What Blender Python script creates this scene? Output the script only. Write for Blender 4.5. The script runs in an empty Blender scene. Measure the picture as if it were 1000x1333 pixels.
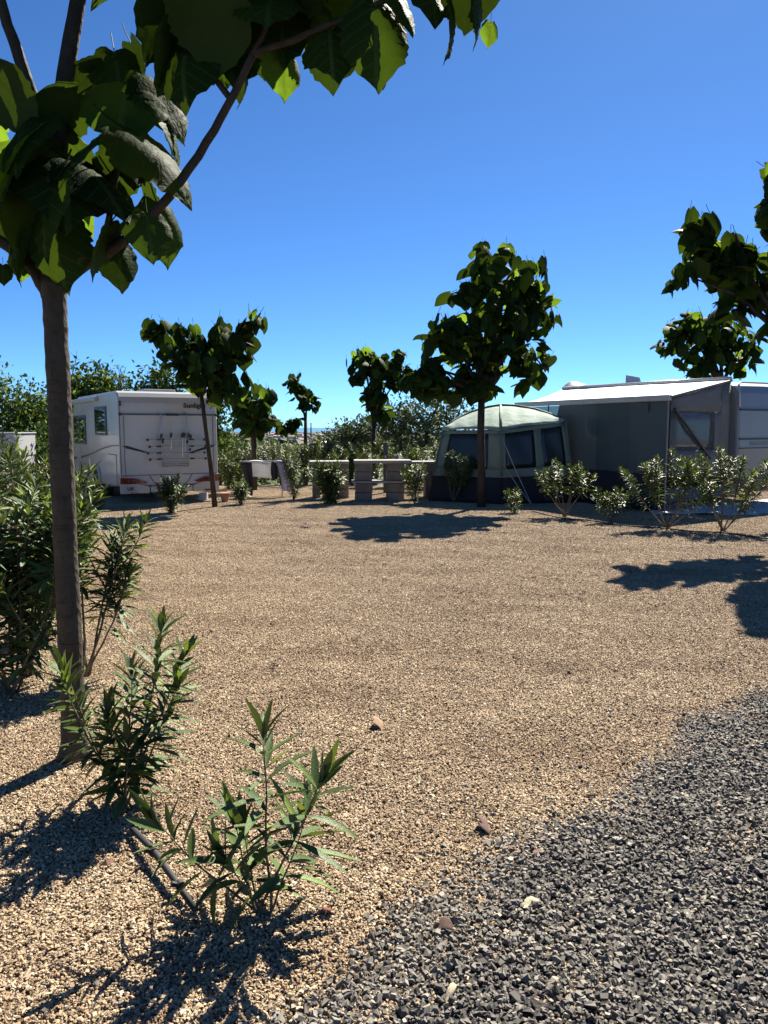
import bpy, math, random
import numpy as np
from mathutils import Vector, Matrix, Euler

C = bpy.context.scene.collection
scene = bpy.context.scene
R = math.radians
random.seed(7)

# ------------------------------------------------------------------ camera, sky, sun, exposure
cam_d = bpy.data.cameras.new('camera')
cam = bpy.data.objects.new('camera', cam_d)
C.objects.link(cam)
cam.location = (0, 0, 1.75)
cam.rotation_euler = (R(90 - 6.277), 0, 0)
cam_d.sensor_fit = 'VERTICAL'
cam_d.sensor_height = 36.0
cam_d.lens = 36.0 * 1000 / 1333
cam_d.clip_start = 0.05
cam_d.clip_end = 200000
scene.camera = cam

SUN_AZ, SUN_EL = 26.0, 44.0            # degrees clockwise from +Y, degrees up
world = bpy.data.worlds.new('World')
scene.world = world
world.use_nodes = True
wn = world.node_tree
bg = wn.nodes['Background']
sky = wn.nodes.new('ShaderNodeTexSky')
sky.sky_type = 'NISHITA'
sky.sun_disc = False
sky.sun_elevation = R(SUN_EL)
sky.sun_rotation = R(SUN_AZ)
sky.altitude = 0
sky.air_density = 0.52
sky.dust_density = 0.1
sky.ozone_density = 3.0
hs = wn.nodes.new('ShaderNodeHueSaturation')
hs.inputs['Saturation'].default_value = 1.02
wn.links.new(sky.outputs[0], hs.inputs['Color'])
tint = wn.nodes.new('ShaderNodeMix'); tint.data_type = 'RGBA'; tint.blend_type = 'MULTIPLY'; tint.inputs[0].default_value = 1.0
wn.links.new(hs.outputs[0], tint.inputs[6]); tint.inputs[7].default_value = (0.42, 0.70, 0.95, 1)
wn.links.new(tint.outputs[2], bg.inputs[0])
bg.inputs[1].default_value = 0.05

sun_d = bpy.data.lights.new('sun', 'SUN')
sun = bpy.data.objects.new('sun', sun_d)
C.objects.link(sun)
sun_d.energy = 5.0
sun_d.angle = R(0.53)
sun_d.color = (1.0, 0.92, 0.80)
sdir = Vector((math.sin(R(SUN_AZ)) * math.cos(R(SUN_EL)), math.cos(R(SUN_AZ)) * math.cos(R(SUN_EL)), math.sin(R(SUN_EL))))
sun.rotation_euler = sdir.to_track_quat('Z', 'Y').to_euler()
sun.location = sdir * 60

vs = scene.view_settings
vs.view_transform = 'Standard'
vs.look = 'None'
vs.exposure = 1.85
vs.gamma = 1.0
vs.use_curve_mapping = False
scene.render.engine = 'CYCLES'
scene.cycles.max_bounces = 8
scene.cycles.transparent_max_bounces = 8

# ------------------------------------------------------------------ materials
def new_mat(name):
    m = bpy.data.materials.new(name)
    m.use_nodes = True
    nt = m.node_tree
    return m, nt, nt.nodes['Principled BSDF']

def N(nt, t, **kw):
    n = nt.nodes.new(t)
    for k, v in kw.items():
        setattr(n, k, v)
    return n

def ramp(nt, fac, stops):
    r = N(nt, 'ShaderNodeValToRGB')
    e = r.color_ramp.elements
    while len(e) < len(stops):
        e.new(0.5)
    for i, (p, c) in enumerate(stops):
        e[i].position = p
        e[i].color = (c[0], c[1], c[2], 1)
    nt.links.new(fac, r.inputs[0])
    return r.outputs[0]

def plain(name, col, rough=0.6, var=0.12, scale=6.0, bump=0.0, bscale=40.0, metal=0.0, coat=0.0, spec=0.5):
    """A surface with two sizes of uneven tone and an optional fine relief."""
    m, nt, b = new_mat(name)
    tc = N(nt, 'ShaderNodeTexCoord')
    n1 = N(nt, 'ShaderNodeTexNoise'); n1.inputs['Scale'].default_value = scale; n1.inputs['Detail'].default_value = 5
    nt.links.new(tc.outputs['Object'], n1.inputs['Vector'])
    lo = [c * (1 - var) for c in col]; hi = [min(1, c * (1 + var)) for c in col]
    nt.links.new(ramp(nt, n1.outputs['Fac'], [(0.3, lo), (0.7, hi)]), b.inputs['Base Color'])
    b.inputs['Roughness'].default_value = rough
    b.inputs['Metallic'].default_value = metal
    b.inputs['Specular IOR Level'].default_value = spec
    if coat:
        b.inputs['Coat Weight'].default_value = coat
        b.inputs['Coat Roughness'].default_value = 0.08
    if bump:
        n2 = N(nt, 'ShaderNodeTexNoise'); n2.inputs['Scale'].default_value = bscale; n2.inputs['Detail'].default_value = 4
        nt.links.new(tc.outputs['Object'], n2.inputs['Vector'])
        bp = N(nt, 'ShaderNodeBump'); bp.inputs['Strength'].default_value = bump; bp.inputs['Distance'].default_value = 0.02
        nt.links.new(n2.outputs['Fac'], bp.inputs['Height'])
        nt.links.new(bp.outputs[0], b.inputs['Normal'])
    return m

def fabric(name, col, trans, share=0.4, rough=0.8):
    """Thin cloth that lets light through."""
    m, nt, b = new_mat(name)
    tc = N(nt, 'ShaderNodeTexCoord')
    n1 = N(nt, 'ShaderNodeTexNoise'); n1.inputs['Scale'].default_value = 3.0; n1.inputs['Detail'].default_value = 5
    nt.links.new(tc.outputs['Object'], n1.inputs['Vector'])
    nt.links.new(ramp(nt, n1.outputs['Fac'], [(0.3, [c * 0.9 for c in col]), (0.7, [c * 1.08 for c in col])]), b.inputs['Base Color'])
    b.inputs['Roughness'].default_value = rough
    t = N(nt, 'ShaderNodeBsdfTranslucent'); t.inputs['Color'].default_value = (*trans, 1)
    mx = N(nt, 'ShaderNodeMixShader'); mx.inputs[0].default_value = share
    n2 = N(nt, 'ShaderNodeTexNoise'); n2.inputs['Scale'].default_value = 5.0; n2.inputs['Detail'].default_value = 3
    nt.links.new(tc.outputs['Object'], n2.inputs['Vector'])
    bp = N(nt, 'ShaderNodeBump'); bp.inputs['Strength'].default_value = 0.6; bp.inputs['Distance'].default_value = 0.045
    nt.links.new(n2.outputs['Fac'], bp.inputs['Height'])
    nt.links.new(bp.outputs[0], b.inputs['Normal']); nt.links.new(bp.outputs[0], t.inputs['Normal'])
    nt.links.new(b.outputs[0], mx.inputs[1]); nt.links.new(t.outputs[0], mx.inputs[2])
    nt.links.new(mx.outputs[0], nt.nodes['Material Output'].inputs[0])
    return m

def leaf_mat(name, stops, trans, share, rough, per_island=False, veins=6.0, vein_amt=0.5, under=None, spec=0.022):
    """Leaf: tone differs leaf by leaf, veins from the leaf's own coordinates, light shines through."""
    m, nt, b = new_mat(name)
    if per_island:
        rnd = N(nt, 'ShaderNodeNewGeometry').outputs['Random Per Island']
    else:
        rnd = N(nt, 'ShaderNodeObjectInfo').outputs['Random']
    col = ramp(nt, rnd, stops)
    uv = N(nt, 'ShaderNodeUVMap')
    sp = N(nt, 'ShaderNodeSeparateXYZ'); nt.links.new(uv.outputs[0], sp.inputs[0])
    ab = N(nt, 'ShaderNodeMath', operation='ABSOLUTE'); nt.links.new(sp.outputs[0], ab.inputs[0])
    mid = N(nt, 'ShaderNodeMath', operation='LESS_THAN'); nt.links.new(ab.outputs[0], mid.inputs[0]); mid.inputs[1].default_value = 0.035
    k = N(nt, 'ShaderNodeMath', operation='MULTIPLY_ADD'); nt.links.new(ab.outputs[0], k.inputs[0]); k.inputs[1].default_value = -0.45
    nt.links.new(sp.outputs[1], k.inputs[2])
    k2 = N(nt, 'ShaderNodeMath', operation='MULTIPLY'); nt.links.new(k.outputs[0], k2.inputs[0]); k2.inputs[1].default_value = veins
    fr = N(nt, 'ShaderNodeMath', operation='FRACT'); nt.links.new(k2.outputs[0], fr.inputs[0])
    sv = N(nt, 'ShaderNodeMath', operation='LESS_THAN'); nt.links.new(fr.outputs[0], sv.inputs[0]); sv.inputs[1].default_value = 0.09
    mx0 = N(nt, 'ShaderNodeMath', operation='MAXIMUM'); nt.links.new(mid.outputs[0], mx0.inputs[0]); nt.links.new(sv.outputs[0], mx0.inputs[1])
    amt = N(nt, 'ShaderNodeMath', operation='MULTIPLY'); nt.links.new(mx0.outputs[0], amt.inputs[0]); amt.inputs[1].default_value = vein_amt
    cm = N(nt, 'ShaderNodeMix', data_type='RGBA'); nt.links.new(amt.outputs[0], cm.inputs[0])
    nt.links.new(col, cm.inputs[6])
    br = N(nt, 'ShaderNodeMix', data_type='RGBA', blend_type='ADD'); br.inputs[0].default_value = 1.0
    nt.links.new(col, br.inputs[6]); br.inputs[7].default_value = (0.06, 0.085, 0.03, 1)
    nt.links.new(br.outputs[2], cm.inputs[7])
    out = cm.outputs[2]
    sn = N(nt, 'ShaderNodeTexNoise'); sn.inputs['Scale'].default_value = 5.0; sn.inputs['Detail'].default_value = 4; sn.noise_dimensions = '4D'
    rw = N(nt, 'ShaderNodeMath', operation='MULTIPLY'); nt.links.new(rnd, rw.inputs[0]); rw.inputs[1].default_value = 60.0
    nt.links.new(uv.outputs[0], sn.inputs['Vector']); nt.links.new(rw.outputs[0], sn.inputs['W'])
    bl = N(nt, 'ShaderNodeMix', data_type='RGBA'); nt.links.new(ramp(nt, sn.outputs['Fac'], [(0.66, (0, 0, 0)), (0.72, (0.8, 0.8, 0.8))]), bl.inputs[0])
    nt.links.new(out, bl.inputs[6]); bl.inputs[7].default_value = (0.075, 0.05, 0.02, 1)
    out = bl.outputs[2]
    if under:
        g = N(nt, 'ShaderNodeNewGeometry')
        um = N(nt, 'ShaderNodeMix', data_type='RGBA'); nt.links.new(g.outputs['Backfacing'], um.inputs[0])
        nt.links.new(out, um.inputs[6]); um.inputs[7].default_value = (*under, 1)
        out = um.outputs[2]
    nt.links.new(out, b.inputs['Base Color'])
    b.inputs['Roughness'].default_value = rough
    b.inputs['Specular IOR Level'].default_value = spec
    bh = N(nt, 'ShaderNodeBump'); bh.inputs['Strength'].default_value = 0.5; bh.inputs['Distance'].default_value = 0.006; bh.invert = True
    wv = N(nt, 'ShaderNodeTexNoise'); wv.inputs['Scale'].default_value = 22
    nt.links.new(uv.outputs[0], wv.inputs['Vector'])
    ad = N(nt, 'ShaderNodeMath', operation='ADD'); nt.links.new(mx0.outputs[0], ad.inputs[0]); nt.links.new(wv.outputs['Fac'], ad.inputs[1])
    nt.links.new(ad.outputs[0], bh.inputs['Height'])
    nt.links.new(bh.outputs[0], b.inputs['Normal'])
    t = N(nt, 'ShaderNodeBsdfTranslucent')
    tm = N(nt, 'ShaderNodeMix', data_type='RGBA'); nt.links.new(amt.outputs[0], tm.inputs[0])
    tm.inputs[6].default_value = (*trans, 1); tm.inputs[7].default_value = (trans[0] * 0.45, trans[1] * 0.45, trans[2] * 0.4, 1)
    nt.links.new(tm.outputs[2], t.inputs['Color'])
    ms = N(nt, 'ShaderNodeMixShader')
    # thin young leaves pass more light than thick old ones
    w1 = N(nt, 'ShaderNodeMath', operation='MULTIPLY'); nt.links.new(rnd, w1.inputs[0]); w1.inputs[1].default_value = 7.31
    w2 = N(nt, 'ShaderNodeMath', operation='FRACT'); nt.links.new(w1.outputs[0], w2.inputs[0])
    nt.links.new(ramp(nt, w2.outputs[0], [(0.0, [share * 0.10] * 3), (0.70, [share * 0.35] * 3), (0.92, [share * 1.6] * 3)]), ms.inputs[0])
    nt.links.new(b.outputs[0], ms.inputs[1]); nt.links.new(t.outputs[0], ms.inputs[2])
    nt.links.new(ms.outputs[0], nt.nodes['Material Output'].inputs[0])
    return m

def stone_mat(name, stops, patch, rough=0.85, pscale=1.3):
    """Loose stones: tone differs stone by stone, with broad dusty or soiled patches over the ground."""
    m, nt, b = new_mat(name)
    g = N(nt, 'ShaderNodeNewGeometry')
    col = ramp(nt, g.outputs['Random Per Island'], stops)
    n1 = N(nt, 'ShaderNodeTexNoise'); n1.inputs['Scale'].default_value = pscale; n1.inputs['Detail'].default_value = 7; n1.inputs['Roughness'].default_value = 0.65
    rk = N(nt, 'ShaderNodeMapping'); rk.inputs['Scale'].default_value = (0.45, 1.3, 1); rk.inputs['Rotation'].default_value = (0, 0, 0.15)   # raked and driven over one way
    nt.links.new(g.outputs['Position'], rk.inputs[0]); nt.links.new(rk.outputs[0], n1.inputs['Vector'])
    n2 = N(nt, 'ShaderNodeTexNoise'); n2.inputs['Scale'].default_value = pscale * 4.5; n2.inputs['Detail'].default_value = 5; n2.inputs['Roughness'].default_value = 0.7
    nt.links.new(g.outputs['Position'], n2.inputs['Vector'])
    av = N(nt, 'ShaderNodeMath', operation='MULTIPLY_ADD'); nt.links.new(n2.outputs['Fac'], av.inputs[0]); av.inputs[1].default_value = 0.55; nt.links.new(n1.outputs['Fac'], av.inputs[2])
    f = ramp(nt, av.outputs[0], [(0.70, (0, 0, 0)), (0.97, (1, 1, 1))])
    mx = N(nt, 'ShaderNodeMix', data_type='RGBA', blend_type='MULTIPLY'); nt.links.new(f, mx.inputs[0])
    nt.links.new(col, mx.inputs[6]); mx.inputs[7].default_value = (*patch, 1)
    nt.links.new(mx.outputs[2], b.inputs['Base Color'])
    b.inputs['Roughness'].default_value = rough
    b.inputs['Specular IOR Level'].default_value = 0.3
    return m

def ground_mat(name, c1, c2, c3, scale, bump=0.6, fine=90.0):
    m, nt, b = new_mat(name)
    g = N(nt, 'ShaderNodeNewGeometry')
    n1 = N(nt, 'ShaderNodeTexNoise'); n1.inputs['Scale'].default_value = scale; n1.inputs['Detail'].default_value = 8; n1.inputs['Roughness'].default_value = 0.65
    nt.links.new(g.outputs['Position'], n1.inputs['Vector'])
    v = N(nt, 'ShaderNodeTexVoronoi'); v.inputs['Scale'].default_value = fine
    nt.links.new(g.outputs['Position'], v.inputs['Vector'])
    base = ramp(nt, n1.outputs['Fac'], [(0.3, c1), (0.5, c2), (0.72, c3)])
    mx = N(nt, 'ShaderNodeMix', data_type='RGBA', blend_type='MULTIPLY'); mx.inputs[0].default_value = 0.6
    sep = N(nt, 'ShaderNodeSeparateColor'); nt.links.new(v.outputs['Color'], sep.inputs[0])
    nt.links.new(base, mx.inputs[6]); nt.links.new(sep.outputs[0], mx.inputs[7])
    nt.links.new(mx.outputs[2], b.inputs['Base Color'])
    b.inputs['Roughness'].default_value = 0.95
    bp = N(nt, 'ShaderNodeBump'); bp.inputs['Strength'].default_value = bump; bp.inputs['Distance'].default_value = 0.01
    nt.links.new(v.outputs['Distance'], bp.inputs['Height']); nt.links.new(bp.outputs[0], b.inputs['Normal'])
    return m

def bark_mat(name, c1, c2, stretch=(14, 14, 3.0), rings=False):
    m, nt, b = new_mat(name)
    tc = N(nt, 'ShaderNodeTexCoord')
    mp = N(nt, 'ShaderNodeMapping'); mp.inputs['Scale'].default_value = stretch
    nt.links.new(tc.outputs['Object'], mp.inputs[0])
    n1 = N(nt, 'ShaderNodeTexNoise'); n1.inputs['Scale'].default_value = 1.6; n1.inputs['Detail'].default_value = 8; n1.inputs['Roughness'].default_value = 0.7
    nt.links.new(mp.outputs[0], n1.inputs['Vector'])
    col = ramp(nt, n1.outputs['Fac'], [(0.32, c1), (0.68, c2)])
    if rings:                                   # short horizontal scars and grey green lichen blotches
        m2 = N(nt, 'ShaderNodeMapping'); m2.inputs['Scale'].default_value = (5, 5, 46); nt.links.new(tc.outputs['Object'], m2.inputs[0])
        n3 = N(nt, 'ShaderNodeTexNoise'); n3.inputs['Scale'].default_value = 1.0; n3.inputs['Detail'].default_value = 3; nt.links.new(m2.outputs[0], n3.inputs['Vector'])
        sc = N(nt, 'ShaderNodeMix', data_type='RGBA', blend_type='MULTIPLY'); nt.links.new(ramp(nt, n3.outputs['Fac'], [(0.60, (0, 0, 0)), (0.70, (1, 1, 1))]), sc.inputs[0])
        nt.links.new(col, sc.inputs[6]); sc.inputs[7].default_value = (0.55, 0.5, 0.45, 1)
        n4 = N(nt, 'ShaderNodeTexNoise'); n4.inputs['Scale'].default_value = 3.2; n4.inputs['Detail'].default_value = 6; nt.links.new(tc.outputs['Object'], n4.inputs['Vector'])
        li = N(nt, 'ShaderNodeMix', data_type='RGBA'); nt.links.new(ramp(nt, n4.outputs['Fac'], [(0.52, (0, 0, 0)), (0.75, (0.5, 0.5, 0.5))]), li.inputs[0])
        nt.links.new(sc.outputs[2], li.inputs[6]); li.inputs[7].default_value = (0.085, 0.08, 0.052, 1)
        col = li.outputs[2]
    nt.links.new(col, b.inputs['Base Color'])
    b.inputs['Roughness'].default_value = 0.8
    b.inputs['Specular IOR Level'].default_value = 0.25
    v = N(nt, 'ShaderNodeTexVoronoi'); v.inputs['Scale'].default_value = 5.0; nt.links.new(mp.outputs[0], v.inputs['Vector'])
    ad = N(nt, 'ShaderNodeMath', operation='ADD'); nt.links.new(n1.outputs['Fac'], ad.inputs[0]); nt.links.new(v.outputs['Distance'], ad.inputs[1])
    bp = N(nt, 'ShaderNodeBump'); bp.inputs['Strength'].default_value = 0.7; bp.inputs['Distance'].default_value = 0.008
    nt.links.new(ad.outputs[0], bp.inputs['Height']); nt.links.new(bp.outputs[0], b.inputs['Normal'])
    return m

def glass_mat(name, col, rough=0.04):
    m, nt, b = new_mat(name)
    b.inputs['Base Color'].default_value = (*col, 1)
    b.inputs['Roughness'].default_value = rough
    b.inputs['Specular IOR Level'].default_value = 0.7
    return m

def screen_mat(name, col, clear, rough=0.6):
    """Mesh or film wall that one can half see through."""
    m, nt, b = new_mat(name)
    b.inputs['Base Color'].default_value = (*col, 1); b.inputs['Roughness'].default_value = rough
    t = N(nt, 'ShaderNodeBsdfTransparent'); t.inputs[0].default_value = (0.9, 0.92, 0.92, 1)
    mx = N(nt, 'ShaderNodeMixShader'); mx.inputs[0].default_value = clear
    nt.links.new(b.outputs[0], mx.inputs[1]); nt.links.new(t.outputs[0], mx.inputs[2])
    nt.links.new(mx.outputs[0], nt.nodes['Material Output'].inputs[0])
    return m

M = {}
M['tan_stone'] = stone_mat('tan_stone', [(0.0, (0.14, 0.096, 0.056)), (0.2, (0.265, 0.193, 0.115)), (0.6, (0.362, 0.272, 0.170)), (0.9, (0.45, 0.36, 0.245)), (1.0, (0.52, 0.45, 0.345))], (0.66, 0.60, 0.56))
M['dark_stone'] = stone_mat('dark_stone', [(0.0, (0.065, 0.059, 0.050)), (0.35, (0.115, 0.105, 0.088)), (0.72, (0.165, 0.151, 0.127)), (0.9, (0.215, 0.198, 0.168)), (0.965, (0.27, 0.238, 0.185)), (1.0, (0.36, 0.30, 0.21))], (0.75, 0.75, 0.76), rough=0.75, pscale=2.5)
M['tan_bed'] = ground_mat('tan_bed', (0.17, 0.128, 0.085), (0.24, 0.185, 0.125), (0.28, 0.22, 0.15), 1.2)
M['dark_bed'] = ground_mat('dark_bed', (0.022, 0.021, 0.019), (0.04, 0.037, 0.033), (0.065, 0.06, 0.053), 3.0, bump=1.0, fine=60.0)
M['soil'] = ground_mat('soil', (0.025, 0.036, 0.014), (0.04, 0.046, 0.02), (0.085, 0.07, 0.04), 0.05, fine=3.0)
M['bark'] = bark_mat('bark', (0.032, 0.025, 0.018), (0.062, 0.049, 0.035), stretch=(9, 9, 5), rings=True)
M['bark_dark'] = bark_mat('bark_dark', (0.02, 0.015, 0.011), (0.046, 0.036, 0.026), stretch=(9, 9, 5))
M['stem'] = bark_mat('stem', (0.07, 0.06, 0.035), (0.16, 0.13, 0.085))
PAUL = [(0.0, (0.0058, 0.0154, 0.0043)), (0.5, (0.0086, 0.0211, 0.0053)), (0.85, (0.0125, 0.0278, 0.0062)), (1.0, (0.0252, 0.0480, 0.0102))]
M['leaf_big'] = leaf_mat('leaf_big', PAUL, (0.16, 0.27, 0.016), 0.30, 0.58, vein_amt=0.28, under=(0.022, 0.040, 0.013))
M['leaf_big_mass'] = leaf_mat('leaf_big_mass', PAUL, (0.16, 0.27, 0.016), 0.30, 0.58, vein_amt=0.28, per_island=True, under=(0.022, 0.040, 0.013))
OLE = [(0.0, (0.0177, 0.0355, 0.0107)), (0.5, (0.0295, 0.0551, 0.0148)), (0.85, (0.0551, 0.0906, 0.0198)), (1.0, (0.1159, 0.1565, 0.0348))]
M['leaf_ole'] = leaf_mat('leaf_ole', OLE, (0.20, 0.28, 0.03), 0.25, 0.40, veins=0.0, under=(0.052, 0.070, 0.032), spec=0.16)
M['leaf_ole_mass'] = leaf_mat('leaf_ole_mass', OLE, (0.20, 0.28, 0.03), 0.25, 0.40, per_island=True, veins=0.0, under=(0.052, 0.070, 0.032), spec=0.16)
M['leaf_hedge'] = leaf_mat('leaf_hedge', [(0.0, (0.022, 0.042, 0.01)), (0.6, (0.04, 0.066, 0.015)), (1.0, (0.07, 0.098, 0.02))], (0.18, 0.25, 0.03), 0.3, 0.6, per_island=True, veins=0.0)
M['leaf_olive'] = leaf_mat('leaf_olive', [(0.0, (0.04, 0.05, 0.03)), (0.6, (0.07, 0.083, 0.05)), (1.0, (0.11, 0.125, 0.08))], (0.11, 0.145, 0.06), 0.25, 0.7, per_island=True, veins=0.0)
M['leaf_citrus'] = leaf_mat('leaf_citrus', [(0.0, (0.012, 0.027, 0.008)), (0.6, (0.024, 0.046, 0.012)), (1.0, (0.046, 0.07, 0.016))], (0.11, 0.18, 0.02), 0.22, 0.6, per_island=True, veins=0.0)
M['far_wood'] = plain('far_wood', (0.026, 0.042, 0.022), 0.9, 0.3, 0.02)
M['petal'] = fabric('petal', (0.62, 0.16, 0.24), (0.7, 0.22, 0.3), 0.35)
M['petal_pale'] = fabric('petal_pale', (0.72, 0.40, 0.46), (0.7, 0.4, 0.45), 0.35)
M['white_paint'] = plain('white_paint', (0.37, 0.365, 0.345), 0.32, 0.10, 1.1, coat=0.35)
M['grey_paint'] = plain('grey_paint', (0.36, 0.365, 0.372), 0.3, 0.06, 2.0, coat=0.3)
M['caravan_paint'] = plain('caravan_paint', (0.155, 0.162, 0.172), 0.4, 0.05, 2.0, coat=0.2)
M['seam'] = plain('seam', (0.10, 0.10, 0.10), 0.6)
M['black_plastic'] = plain('black_plastic', (0.018, 0.018, 0.02), 0.45)
M['rubber'] = plain('rubber', (0.02, 0.02, 0.02), 0.8)
M['hose'] = plain('hose', (0.010, 0.009, 0.009), 0.75, 0.5, 20.0)
M['alu'] = plain('alu', (0.62, 0.62, 0.62), 0.35, 0.08, 8, metal=0.9)
M['steel_dark'] = plain('steel_dark', (0.08, 0.08, 0.085), 0.4, 0.2, 9, metal=0.5)
M['pole_grey'] = plain('pole_grey', (0.16, 0.16, 0.165), 0.45, 0.1, 8, metal=0.3)
M['rack_metal'] = plain('rack_metal', (0.34, 0.34, 0.34), 0.4, 0.1, 8, metal=0.6)
M['rim'] = plain('rim', (0.45, 0.46, 0.47), 0.4, 0.1, 8, metal=0.6)
M['red_lens'] = plain('red_lens', (0.13, 0.005, 0.006), 0.12, 0.25, 30, coat=0.6)
M['dark_red'] = plain('dark_red', (0.05, 0.006, 0.009), 0.35)
M['window_dark'] = glass_mat('window_dark', (0.012, 0.014, 0.016))
M['letter_black'] = plain('letter_black', (0.012, 0.012, 0.014), 0.5)
M['letter_grey'] = plain('letter_grey', (0.17, 0.175, 0.19), 0.5)
M['emblem_red'] = plain('emblem_red', (0.35, 0.02, 0.025), 0.4)
M['concrete'] = plain('concrete', (0.15, 0.134, 0.116), 0.92, 0.22, 5, bump=0.5, bscale=70)
M['concrete_slab'] = plain('concrete_slab', (0.24, 0.225, 0.205), 0.88, 0.15, 5, bump=0.3, bscale=60)
M['tent_green'] = fabric('tent_green', (0.165, 0.22, 0.188), (0.24, 0.30, 0.25), 0.25)
M['tent_roof'] = fabric('tent_roof', (0.36, 0.46, 0.42), (0.60, 0.72, 0.65), 0.5)
M['tent_trim'] = plain('tent_trim', (0.10, 0.14, 0.115), 0.8, 0.15)
M['tent_navy'] = plain('tent_navy', (0.007, 0.010, 0.017), 0.85, 0.2, 6, bump=0.3, bscale=6)
M['tent_window'] = screen_mat('tent_window', (0.016, 0.020, 0.021), 0.10, 0.3)
M['awning_top'] = fabric('awning_top', (0.80, 0.805, 0.79), (0.42, 0.44, 0.44), 0.10)
M['awning_side'] = fabric('awning_side', (0.13, 0.14, 0.145), (0.14, 0.148, 0.152), 0.15)
M['awning_mesh'] = screen_mat('awning_mesh', (0.045, 0.074, 0.079), 0.14)
M['awning_mesh_dark'] = screen_mat('awning_mesh_dark', (0.031, 0.053, 0.058), 0.12)
M['awning_film'] = screen_mat('awning_film', (0.10, 0.11, 0.12), 0.5, 0.15)
M['blue_cloth'] = plain('blue_cloth', (0.05, 0.085, 0.13), 0.8, 0.2)
M['ground_sheet'] = plain('ground_sheet', (0.40, 0.395, 0.39), 0.9, 0.15, 3, bump=0.4, bscale=9)
M['cord'] = plain('cord', (0.30, 0.31, 0.28), 0.7)
M['cloth_black'] = plain('cloth_black', (0.012, 0.012, 0.018), 0.9)
M['cloth_lilac'] = fabric('cloth_lilac', (0.36, 0.33, 0.46), (0.35, 0.32, 0.45), 0.3)
M['cloth_white'] = fabric('cloth_white', (0.72, 0.72, 0.73), (0.6, 0.6, 0.6), 0.3)
M['terracotta'] = plain('terracotta', (0.27, 0.12, 0.07), 0.85, 0.2)
M['dry_leaf'] = plain('dry_leaf', (0.19, 0.115, 0.06), 0.8, 0.4, 30, bump=0.5, bscale=60)
M['dry_leaf_pale'] = plain('dry_leaf_pale', (0.42, 0.37, 0.24), 0.8, 0.3, 30, bump=0.5, bscale=60)
M['dry_leaf_dark'] = plain('dry_leaf_dark', (0.075, 0.04, 0.028), 0.85, 0.4, 30, bump=0.5, bscale=60)
M['dry_leaf_red'] = plain('dry_leaf_red', (0.20, 0.06, 0.035), 0.8, 0.3, 30, bump=0.5, bscale=60)
M['dry_leaf_rust'] = plain('dry_leaf_rust', (0.13, 0.06, 0.04), 0.85, 0.4, 30)
M['bottle'] = plain('bottle', (0.70, 0.70, 0.68), 0.3)
M['house_wall'] = plain('house_wall', (0.62, 0.57, 0.50), 0.9, 0.1, 0.2)
M['house_white'] = plain('house_white', (0.78, 0.77, 0.74), 0.9, 0.05, 0.2)
M['house_roof'] = plain('house_roof', (0.34, 0.19, 0.13), 0.9, 0.2, 0.2)

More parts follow.
